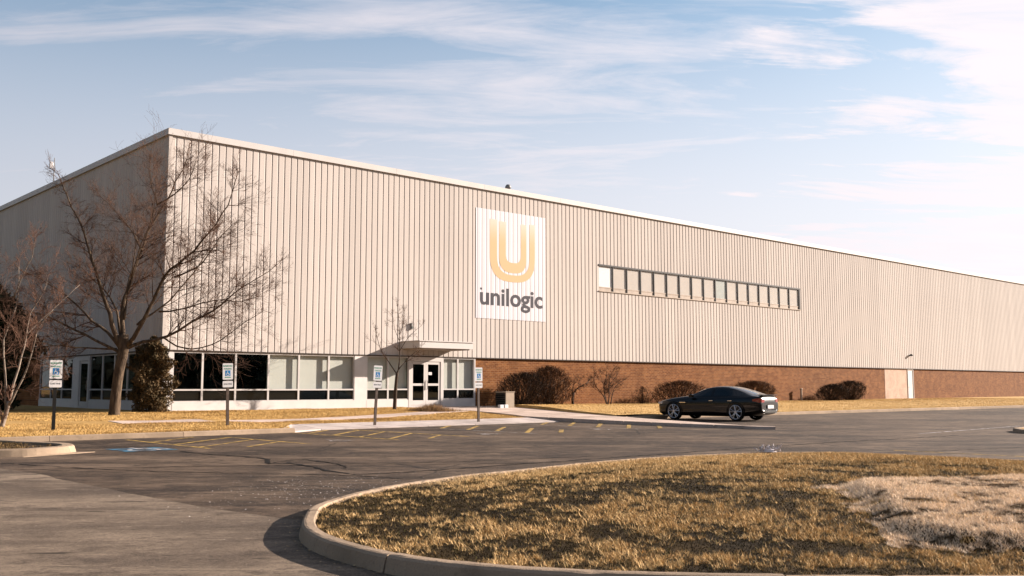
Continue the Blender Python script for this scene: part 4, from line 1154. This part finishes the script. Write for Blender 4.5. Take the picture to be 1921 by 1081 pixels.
        g_.lathe([(0.0, 0.118), (0.05, 0.116), (0.065, 0.10), (0.065, 0.05)], 'y', 14)
        g_.build('rim', 'rim_alloy', wl2)
        Geo().lathe([(0.0, 0.0), (0.246, 0.0)], 'y', 20).build('brake_disc', 'shade_and_disc_dark', wl2)
    # dark wheel openings, sitting just outside the flank
    for wx in (1.50, -1.46):
        for sy in (1, -1):
            g_ = Geo(); n = 20
            for k in range(n+1):
                a = math.pi*(-0.08+1.16*k/n)
                for rr_, yy in ((0.352, 0.90), (0.40, 0.952), (0.415, 0.948)): g_.v.append((wx+rr_*math.cos(a), sy*yy, 0.345+rr_*math.sin(a)))
            for k in range(n):
                for m_ in range(2):
                    i = 3*k+m_; q_ = (i, i+1, i+4, i+3); g_.f.append(q_ if sy < 0 else tuple(reversed(q_)))
            g_.build('wheel_arch', 'black_metal', r)
    # lamps, trim
    for sy in (1, -1):
        g_ = Geo()
        pts = [(-2.20, 0.905), (-2.34, 0.885), (-2.45, 0.82), (-2.515, 0.70), (-2.53, 0.48)]
        for (x, y_), z0, z1 in zip(pts, (0.80, 0.77, 0.745, 0.74, 0.75), (0.86, 0.895, 0.905, 0.895, 0.865)):
            ex = 0.012
            g_.v += [(x-ex, sy*(y_+ex), z0), (x-ex, sy*(y_+ex), z1)]
        for k in range(len(pts)-1):
            q_ = (2*k, 2*k+2, 2*k+3, 2*k+1); g_.f.append(q_ if sy < 0 else tuple(reversed(q_)))
        g_.build('tail_light', 'tail_red', r)
        Geo().bevbox(-0.03, 0.03, -0.05, 0.05, 0, 0.05, 0.012).build('exhaust_tip', 'chrome', r).location = (-2.50, sy*0.52, 0.30)
        hl = Geo().bevbox(2.12, 2.36, -0.05, 0.05, 0.64, 0.73, 0.02).build('headlight', 'lamp_clear', r); hl.location = (0, sy*0.80, 0); hl.rotation_euler = (0, 0, 0)
        g_ = Geo(); g_.bevbox(0.50, 0.68, 0.0, 0.20, 0.93, 1.06, 0.035); m_ = g_.build('mirror', 'car_paint', r); m_.location = (0, 0.90 if sy > 0 else -1.10, 0)
        for hx in (-0.42, -1.30): Geo().bevbox(hx, hx+0.20, -0.012, 0.022, 0.79, 0.815, 0.008).build('door_handle', 'chrome', r).location = (0, sy*0.945, 0)
        Geo().bevbox(0.92, 1.22, -0.006, 0.012, 0.70, 0.735, 0.004).build('side_vent_trim', 'chrome', r).location = (0, sy*0.935, 0)
    Geo().box(-2.575, -2.555, -0.26, 0.26, 0.50, 0.635).build('licence_plate', 'plate_white', r)
    Geo().bevbox(-2.565, -2.50, -0.55, 0.55, 0.325, 0.39, 0.02).build('rear_diffuser', 'black_metal', r)
    Geo().bevbox(-2.56, -2.37, -0.70, 0.70, 1.02, 1.045, 0.01).build('spoiler', 'car_paint', r)
    Geo().lathe([(0, 0.006), (0.04, 0.005), (0.045, 0)], 'z', 16).build('boot_badge', 'chrome', r)
    for ch in children(r):
        if ch.name.startswith('boot_badge'): ch.location = (-2.515, 0, 0.86); ch.rotation_euler = (0, R(-80), 0)
    return r
car = make_car()
cf, cr_ = np.array([6.98, 42.86]), np.array([9.21, 40.9])
hd = (cf-cr_)/np.linalg.norm(cf-cr_); left = np.array([-hd[1], hd[0]])
mid = (cf+cr_)/2-hd*0.02-left*0.95
car.location = (mid[0], mid[1], 0.004); car.scale = (1, 1, 1.035); car.rotation_euler = (0, 0, math.atan2(hd[1], hd[0]))
tag(car, 'black fastback sedan parked head-in beside the walkway in front of the brick wall', 'car')

# ------------------------------------------------------------------ bare trees
class Tree:
    def __init__(s, seed): s.g_main = Geo(); s.g_twig = Geo(); s.r = random.Random(seed); s.n = 0
    def limb(s, pts, r0, r1, sides=7, spawn=1.0, wob=0.10, twig=1.0):
        """hand-laid limb through pts; side branches grow from it"""
        P = catmull(pts, 0.35); n = len(P)
        for k in range(1, n-1): P[k] += np.array([s.r.gauss(0, wob*0.35) for _ in range(3)])*0.35
        rad = [0.86*(r0+(r1-r0)*(k/(n-1))**0.65) for k in range(n)]
        s.g_main.tube([tuple(p) for p in P], rad, sides)
        L_ = np.concatenate([[0], np.cumsum(np.linalg.norm(np.diff(P, axis=0), axis=1))])
        t = L_[-1]*0.18
        while t < L_[-1]:
            k = int(np.searchsorted(L_, t)); k = min(max(k, 1), n-1)
            d_ = Vector(P[k]-P[k-1]).normalized()
            rem = 1-t/L_[-1]
            ln = (0.45+0.95*s.r.random())*(0.45+1.1*min(rem, 0.75))*spawn
            s.branch(Vector(P[k]), s.deflect(d_, R(s.r.uniform(35, 65))), ln, min(rad[k]*0.5, 0.022), 1, twig)
            t += s.r.uniform(0.14, 0.32)/max(twig, 0.3)
        s.branch(Vector(P[-1]), Vector(P[-1]-P[-2]).normalized(), 0.6*spawn, r1, 1, twig)
    def deflect(s, d_, ang):
        a = d_.orthogonal().normalized(); a.rotate(Matrix.Rotation(s.r.uniform(0, 2*math.pi), 3, d_))
        q_ = d_.copy(); q_.rotate(Matrix.Rotation(ang, 3, d_.cross(a).normalized())); return q_
    def branch(s, p, d_, ln, r_, lev, twig):
        n = 5 if lev == 1 else (4 if lev == 2 else 3)
        pts = [p.copy()]; dirs = []
        for k in range(n):
            d_ = (d_+Vector((s.r.gauss(0, 0.11), s.r.gauss(0, 0.11), s.r.gauss(0.05, 0.10)))).normalized()
            p = p+d_*(ln/n); pts.append(p.copy()); dirs.append(d_.copy())
        rads = [max(0.0030, r_*(1-0.75*k/n)) for k in range(n+1)]
        s.g_twig.tube([tuple(q_) for q_ in pts], rads, 4 if lev == 1 else 3, cap=False)
        if lev >= 4: return
        cnt = {1: 5, 2: 4, 3: 2}[lev]
        for c_ in range(int(cnt*twig+s.r.random())):
            k = s.r.randint(1, n)
            s.branch(pts[k], s.deflect(dirs[k-1], R(s.r.uniform(20, 48))), ln*s.r.uniform(0.42, 0.78), r_*0.55, lev+1, twig)
    def build(s, name, label, cat, tm, cm, group=None, loc=(0, 0, 0)):
        r = empty(name, loc); tag(r, label, cat, group)
        for g_, nm, m_ in ((s.g_main, 'trunk', tm), (s.g_twig, 'crown', cm)):
            g_.v = [(a-loc[0], b_-loc[1], c_-loc[2]) for a, b_, c_ in g_.v]
            g_.build(nm, m_, r, True)
        return r
# the big tree: limbs given as (right, depth, up) from the foot, metres
BT = np.array([-14.89, 37.1, 0.26])
def bt(l): return [BT+np.array(p) for p in l]
k_ = 0.0201
def cl(pts, depth, z0=783, x0=213):     # limb lay-out: right/up read in steps of 2 cm, depth fans out linearly
    n = len(pts); return bt([((x-x0)*k_, depth*i/(n-1), (z0-y)*k_) for i, (x, y) in enumerate(pts)])
t1 = Tree(5)
t1.g_main.tube([tuple(p) for p in catmull(bt([(0, 0, -0.15), (0.02, 0, 0.05), (0.06, 0.0, 0.9), (0.14, 0, 1.75), (0.24, 0, 2.25), (0.28, 0, 2.65), (0.25, 0, 3.1)]), 0.2)], [0.29, 0.26, 0.22]+[0.20]*3+[0.185]*20, 12)
mainpts = [([(222, 655), (208, 610), (188, 548), (166, 480), (150, 430), (134, 392), (116, 350)], -0.8, .125, .022),
           ([(226, 650), (219, 580), (232, 520), (247, 470), (255, 430), (280, 380), (300, 330), (318, 285)], 0.9, .125, .022),
           ([(280, 380), (262, 345), (252, 325), (242, 290)], 1.2, .045, .012),
           ([(280, 381), (318, 362), (345, 338), (360, 305)], -0.6, .040, .012),
           ([(232, 650), (262, 612), (288, 566), (312, 522), (352, 490), (398, 444), (434, 395), (450, 352)], -1.6, .115, .018),
           ([(318, 520), (368, 506), (398, 486), (426, 462), (452, 446)], -2.4, .050, .014),
           ([(236, 652), (262, 642), (302, 632), (345, 604), (386, 582), (418, 553), (446, 530), (486, 504)], 0.8, .095, .016),
           ([(300, 633), (330, 650), (362, 657), (400, 648), (447, 620), (478, 600)], -0.9, .045, .014),
           ([(222, 655), (192, 622), (160, 602), (122, 566), (84, 540), (48, 520), (10, 505)], 0.9, .085, .016),
           ([(224, 650), (196, 570), (158, 535), (120, 508), (84, 482)], 2.2, .075, .014),
           ([(218, 660), (180, 640), (130, 612), (80, 590), (40, 585), (-10, 600)], -1.5, .075, .014),
           ([(226, 600), (220, 540), (222, 480), (214, 440), (196, 400)], 1.9, .060, .014),
           ([(255, 470), (224, 425), (196, 400), (168, 372), (140, 352)], 1.5, .045, .012),
           ([(250, 610), (300, 560), (330, 510), (350, 460), (352, 420)], 2.4, .055, .014),
           ([(290, 585), (330, 580), (380, 560), (430, 560), (470, 540)], 1.6, .045, .012),
           ([(214, 655), (170, 655), (120, 650), (80, 640), (40, 655)], -2.2, .050, .012),
           ([(236, 520), (262, 470), (290, 430), (308, 395)], -1.8, .045, .012)]
for pts, dep, r0, r1 in mainpts: t1.limb(cl(pts, dep), r0, r1, 7, 1.0, 0.12, 1.12)
t1.build('bare_tree', 'large spreading leafless tree with a thick trunk in front of the building corner', 'tree', 'bark', 'twig', 'bare winter trees', tuple(BT))
# pale multi-stemmed tree at the left edge
LT = np.array([-14.85, 28.9, 0.2]); k2 = 28.9/1848
def cl2(pts, depth):
    n = len(pts); return [LT+np.array([(x-2)*k2, depth*i/(n-1), (806-y)*k2]) for i, (x, y) in enumerate(pts)]
t2 = Tree(9)
for pts, dep, r0, r1 in [([(2, 812), (8, 780), (14, 755)], 0, .085, .07),
                         ([(14, 757), (20, 720), (28, 670), (32, 640), (35, 590), (54, 552), (60, 520)], 0.5, .055, .012),
                         ([(12, 765), (32, 735), (52, 690), (66, 645), (77, 616), (104, 585)], -0.5, .048, .012),
                         ([(10, 770), (2, 700), (-6, 640), (6, 600), (14, 555), (10, 500)], 0.3, .05, .012),
                         ([(4, 790), (-14, 720), (-30, 640), (-34, 560), (-20, 480)], -0.6, .055, .014),
                         ([(-30, 640), (-60, 560), (-80, 480)], 0.6, .04, .012),
                         ([(28, 676), (50, 674), (72, 678), (100, 690)], -0.3, .018, .008),
                         ([(32, 640), (60, 600), (90, 560), (112, 530)], 0.9, .02, .008),
                         ([(14, 560), (36, 520), (60, 490), (72, 462)], -0.8, .02, .008)]: t2.limb(cl2(pts, dep), r0, r1, 7, 0.62, 0.06, 0.95)
t2.build('bare_tree', 'pale-stemmed bare tree cut by the left edge of the picture', 'tree', 'pale_bark', 'twig_red', 'bare winter trees', tuple(LT))
# young tree by the entrance
ST = np.array([-5.6, 47.3, 0.32]); k3 = 47.3/1848
def cl3(pts, depth):
    n = len(pts); return [ST+np.array([(x-742)*k3, depth*i/(n-1), (769-y)*k3]) for i, (x, y) in enumerate(pts)]
t3 = Tree(21)
t3.g_main.tube([tuple(p) for p in catmull(cl3([(742, 775), (743, 740), (746, 700)], 0), 0.3)], [.10, .095, .09, .085, .08, .08, .08, .08], 8)
for pts, dep, r0, r1 in [([(746, 702), (750, 680), (749, 640), (748, 610), (744, 575)], 0.2, .055, .012), ([(745, 702), (730, 680), (718, 662), (710, 640), (706, 622)], -0.3, .04, .010), ([(748, 695), (760, 680), (770, 668), (786, 655)], 0.5, .035, .010),
                         ([(750, 660), (760, 645), (772, 630), (790, 615)], -0.4, .025, .008), ([(749, 640), (740, 620), (736, 598)], 0.4, .02, .008), ([(749, 630), (757, 610), (760, 590)], -0.3, .02, .008)]: t3.limb(cl3(pts, dep), r0, r1, 6, 0.46, 0.05, 0.8)
t3.build('bare_tree', 'slender young bare tree beside the entrance canopy', 'tree', 'limb_bark', 'twig', 'bare winter trees', tuple(ST))

# ------------------------------------------------------------------ twiggy shrubs along the brick wall
def shrub(cx_s, n_, w, h, label, stems=60, mat='shrub_brown', twigs=2600, flat=0.0, foot=0.35, skew=0.0, r0=0.016, loose=0.0):
    """twiggy dome: stems fan out of the foot, short upright twigs fill a clipped envelope"""
    rr = random.Random(int(cx_s*100)); g_ = Geo(); st_ = Geo(); zb = float(z_right(cx_s, n_))
    def env(u):            # half-width (0..1) at height fraction u
        lo = foot+(1-foot)*min(1.0, u/0.38)**0.7
        return lo*math.sqrt(max(0.0, 1-max(0.0, (u-0.45)/0.55)**(2.4+flat)))
    for k in range(stems):
        a = rr.uniform(0, 2*math.pi); u = rr.uniform(0.5, 0.97); e_ = env(u)*rr.uniform(0.3, 0.95)
        tip = Vector((math.cos(a)*e_*w/2+skew*u, math.sin(a)*e_*w*0.36, u*h)); f0 = rr.uniform(0, 0.5)*foot
        b0 = Vector((math.cos(a)*f0*w/2, math.sin(a)*f0*w*0.3, -0.05))
        m1 = b0.lerp(tip, 0.45)+Vector((rr.gauss(0, .03), rr.gauss(0, .03), h*0.05))
        st_.tube([b0, m1, tip], [r0*1.4, r0, 0.005], 4, False)
    for k in range(twigs):
        u = rr.random()**0.8; a = rr.uniform(0, 2*math.pi); e_ = env(u)*rr.random()**(0.42+loose)*(1+0.09*math.sin(3*a+5*u+cx_s)+0.08*math.sin(7*a-11*u)+rr.gauss(0, 0.05))
        p = Vector((math.cos(a)*e_*w/2+skew*u, math.sin(a)*e_*w*0.36, u*h))
        d_ = Vector((math.cos(a)*0.55+rr.gauss(0, .45), math.sin(a)*0.55+rr.gauss(0, .45), 0.8+rr.gauss(0, .35))).normalized()
        L_ = rr.uniform(0.14, 0.34)*(0.6+0.4*h); q_ = p-d_*L_*0.75; q_.z = max(q_.z, 0.0); t_ = p+d_*L_*0.3
        g_.tube([q_, q_.lerp(t_, .5)+Vector((rr.gauss(0, .012), rr.gauss(0, .012), 0)), t_], [0.011, 0.009, 0.004], 3, False)
    r = empty('shrub', W(cx_s, n_, zb), SITE_ANG); tag(r, label, 'shrub', 'bare shrubs along the brick wall')
    st_.build('stem', 'shrub_stem', r); g_.build('twig_crown', mat, r)
    return r
shrub(19.3, 1.75, 3.5, 1.72, 'broad dark rounded shrub nearest the tan cabinet', 50, 'shrub_stem', 2100, foot=0.75, skew=0.25)
shrub(21.4, 1.75, 3.3, 2.10, 'tallest rounded brown shrub, right behind the broad dark one', 60, 'shrub_brown', 1900, foot=0.45)
shrub(29.7, 1.5, 1.7, 1.05, 'thin sparse twiggy bush between the vase-shaped shrub and the car', 14, 'shrub_brown', 200, foot=0.3, r0=0.010, loose=0.4)
shrub(32.7, 1.8, 4.4, 1.40, 'low rounded brown shrub behind the bonnet of the black car', 50, 'shrub_brown', 2100, foot=0.7, skew=0.35)
shrub(41.1, 1.8, 3.8, 1.42, 'clipped brown shrub behind the tail of the black car', 50, 'shrub_brown', 2600, flat=1.5, foot=0.55)
shrub(51.3, 1.8, 3.3, 1.22, 'lower left one of the two dark trimmed shrubs by the painted brick bay', 50, 'shrub_stem', 1800, foot=0.6, skew=0.4)
shrub(54.25, 1.8, 3.2, 1.50, 'taller right one of the two dark trimmed shrubs by the painted brick bay', 50, 'shrub_stem', 1800, flat=1.2, foot=0.3)
# crooked little tree and vase-shaped bush
def small_woody(s_, n_, limbs, label, seed, spawn, twig, name='shrub', cat='shrub'):
    t = Tree(seed); b0 = np.array(W(s_, n_, float(z_right(s_, n_))))
    dx = np.array([D[0], D[1], 0]); dy = np.array([-N[0], -N[1], 0])
    for pts, r0, r1 in limbs: t.limb([b0+dx*a+dy*b_+np.array([0, 0, c_]) for a, b_, c_ in pts], r0, r1, 6, spawn, 0.03, twig)
    return t.build(name, label, cat, 'shrub_stem', 'shrub_brown', 'bare shrubs along the brick wall', tuple(b0))
small_woody(23.05, 2.0, [([(0, 0, -.05), (-.06, 0, .35), (0.05, 0, .62)], .10, .08), ([(0.0, 0, .55), (.35, .1, .85), (.75, -.1, 1.1), (1.2, 0, 1.25), (1.6, .1, 1.45)], .06, .015), ([(0, 0, .55), (.05, .1, .95), (.2, 0, 1.3)], .045, .012), ([(.5, 0, .95), (.6, .2, 1.2), (.8, .1, 1.45)], .03, .01)],
            'crooked small tree-like shrub with a bent dark trunk beside the tallest rounded shrub', 31, 0.30, 1.1)
small_woody(25.9, 2.0, [([(0, 0, -.05), (-.3, 0, .5), (-.8, .1, 1.0), (-1.0, .1, 1.35), (-1.1, 0, 1.75)], .055, .012), ([(0, 0, -.05), (-.1, .1, .6), (-.15, .1, 1.1), (-.05, 0, 1.6), (0, 0, 2.05)], .055, .012), ([(.05, 0, -.05), (.1, -.1, .6), (.25, .1, 1.1), (.3, 0, 1.6), (.6, 0, 2.05)], .05, .012),
                        ([(.3, 0, -.05), (.45, 0, .5), (.75, .1, .95), (1.2, 0, 1.3), (1.55, 0, 1.45)], .045, .012), ([(.1, 0, .7), (.5, .2, 1.2), (.9, .1, 1.6), (1.0, 0, 1.9)], .03, .01), ([(-.1, 0, .8), (-.5, -.1, 1.3), (-.5, .1, 1.8)], .03, .01)],
            'open vase-shaped bare bush with several slim stems against the brick', 33, 0.34, 1.1)

# ------------------------------------------------------------------ evergreens
def evergreen(name, loc, w, d_, h, n, tints, label, seed, shape='column', card=0.16):
    r_ = np.random.default_rng(seed)
    t = r_.random(n)**0.85
    if shape == 'column': env = 0.62+0.42*np.sin(np.pi*np.clip(t*0.95+0.12, 0, 1))
    else: env = 0.35+0.75*np.sin(np.pi*np.clip(t*0.80+0.14, 0, 1))
    env = env*(1-0.85*smooth01((t-0.82)/0.18))
    a = r_.random(n)*2*np.pi; lump = 1+0.24*np.sin(a*3+t*9+seed)+0.18*np.sin(a*5-t*16)+0.10*np.sin(a*2+t*31)
    rad = env*lump*(0.42+0.58*np.sqrt(r_.random(n)))*(0.62+0.75*fbm(np.stack([a*2.2, t*9], 1), 1.0, seed+5))
    P = np.stack([np.cos(a)*rad*w/2, np.sin(a)*rad*d_/2, 0.04+t*h], 1)
    s_ = card*(0.5+r_.random(n)); u = r_.normal(size=(n, 3)); u /= np.linalg.norm(u, axis=1)[:, None]; u[:, 2] = np.abs(u[:, 2])*1.2
    wv = r_.normal(size=(n, 3)); wv -= u*(np.sum(wv*u, 1)/np.sum(u*u, 1))[:, None]; wv /= np.linalg.norm(wv, axis=1)[:, None]
    V = np.empty((n, 3, 3)); V[:, 0] = P-wv*s_[:, None]*0.28; V[:, 1] = P+wv*s_[:, None]*0.28; V[:, 2] = P+u*s_[:, None]
    me = bpy.data.meshes.new('foliage'); me.from_pydata([tuple(p) for p in V.reshape(-1, 3)], [], [(3*i, 3*i+1, 3*i+2) for i in range(n)]); me.update()
    at = me.attributes.new('tint', 'FLOAT_COLOR', 'POINT'); c = np.ones((n, 3, 4), np.float32)
    tt = np.clip(fbm(np.stack([a*1.5, t*6], 1), 1.2, seed)*1.6-0.35+0.3*(r_.random(n)-0.5), 0, 1)
    c[:, :, :3] = mixc3(tints[0], tints[1], tt)[:, None, :]; at.data.foreach_set('color', c.ravel())
    r = empty(name, loc); tag(r, label, 'evergreen')
    o = link_obj('foliage', me, 'blades', r)
    g_ = Geo()
    for k in range(4): g_.tube([(0.06*math.cos(k*1.6), 0.06*math.sin(k*1.6), -0.1), (0.12*w*math.cos(k*1.6), 0.12*d_*math.sin(k*1.6), h*0.4), (0.2*w*math.cos(k*1.6+.3), 0.2*d_*math.sin(k*1.6+.3), h*0.75)], [0.06, 0.045, 0.02], 6)
    g_.build('trunk', 'bark', r)
    return r
evergreen('evergreen_shrub', W(-0.75, 0.9, 0.30), 1.45, 1.4, 3.1, 20000, ((0.030, 0.026, 0.014), (0.115, 0.075, 0.040)), 'tall ragged evergreen shrub at the building corner, mottled with brown', 3, 'column', 0.095)
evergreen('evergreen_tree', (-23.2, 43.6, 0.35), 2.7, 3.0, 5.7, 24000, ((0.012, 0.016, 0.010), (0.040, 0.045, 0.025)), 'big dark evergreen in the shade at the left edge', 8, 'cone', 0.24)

# dry ornamental grass clump, scrap on the island kerb
q = rng.normal(size=(2600, 2))*np.array([0.5, 0.32])
P = np.column_stack([q[:, 0]-3.75, q[:, 1]+46.2, np.full(len(q), 0.27)])
o = blades('dry_grass_clump', P, 0.18+0.35*rng.random(len(P))*np.exp(-(q[:, 0]/0.7)**2), np.full(len(P), 0.014), mixc3((0.22, 0.12, 0.06), (0.55, 0.36, 0.18), rng.random(len(P))), 0.8)
del o['kind']; tag(o, 'clump of dry reddish ornamental grass before the entrance doors', 'plant')
sc_ = Geo(); r7 = random.Random(4)
for k in range(26):
    a = r7.uniform(0, 6.28); p = Vector((r7.gauss(0, .10), r7.gauss(0, .05), 0.0)); e_ = p+Vector((math.cos(a)*.10, math.sin(a)*.05, r7.uniform(.03, .16)))
    sc_.tube([p, p.lerp(e_, .5)+Vector((.01, 0, .02)), e_], [.014, .018, .005], 4)
sc_.lathe([(0.0, 0.06), (0.09, 0.05), (0.15, 0.0)], 'z', 9)
o = sc_.build('weed_tuft', 'pale_scrap'); o.location = (5.05, 19.55, 0.155); tag(o, 'small bleached weed tuft standing on the far kerb of the grass island', 'weed')

# wood beyond the road behind the viewer (seen only in the window reflections)
M = 56000; an = rng.uniform(R(-232), R(25), M)
near = smooth01((R(-130)-an)/R(40))                       # unseen trees brought closer on the left to dim the end wall and panes
rad = (235-150*near)+rng.normal(0, 1, M)*(9-6*near)
hh = (15-6*near)*(0.35+1.0*fbm(np.stack([an*55, an*3], 1), 1.0, 61))+near*6
z = rng.random(M)*hh; P = np.stack([np.cos(an)*rad, np.sin(an)*rad, z], 1)
sz = (0.7+0.9*rng.random(M))*(1.5-0.5*near)
u = rng.normal(size=(M, 3)); u /= np.linalg.norm(u, axis=1)[:, None]; wv = np.cross(u, rng.normal(size=(M, 3))); wv /= np.linalg.norm(wv, axis=1)[:, None]
V = np.stack([P-wv*sz[:, None]*.6, P+wv*sz[:, None]*.6, P+u*sz[:, None]*1.3], 1).reshape(-1, 3)
me = bpy.data.meshes.new('distant_wood'); me.from_pydata([tuple(p) for p in V], [], [(3*i, 3*i+1, 3*i+2) for i in range(M)]); me.update()
at = me.attributes.new('tint', 'FLOAT_COLOR', 'POINT'); c = np.ones((M, 3, 4), np.float32); c[:, :, :3] = mixc3((0.07, 0.085, 0.06), (0.30, 0.30, 0.23), rng.random(M))[:, None, :]; at.data.foreach_set('color', c.ravel())
tag(link_obj('distant_wood', me, 'blades'), kind='stuff')
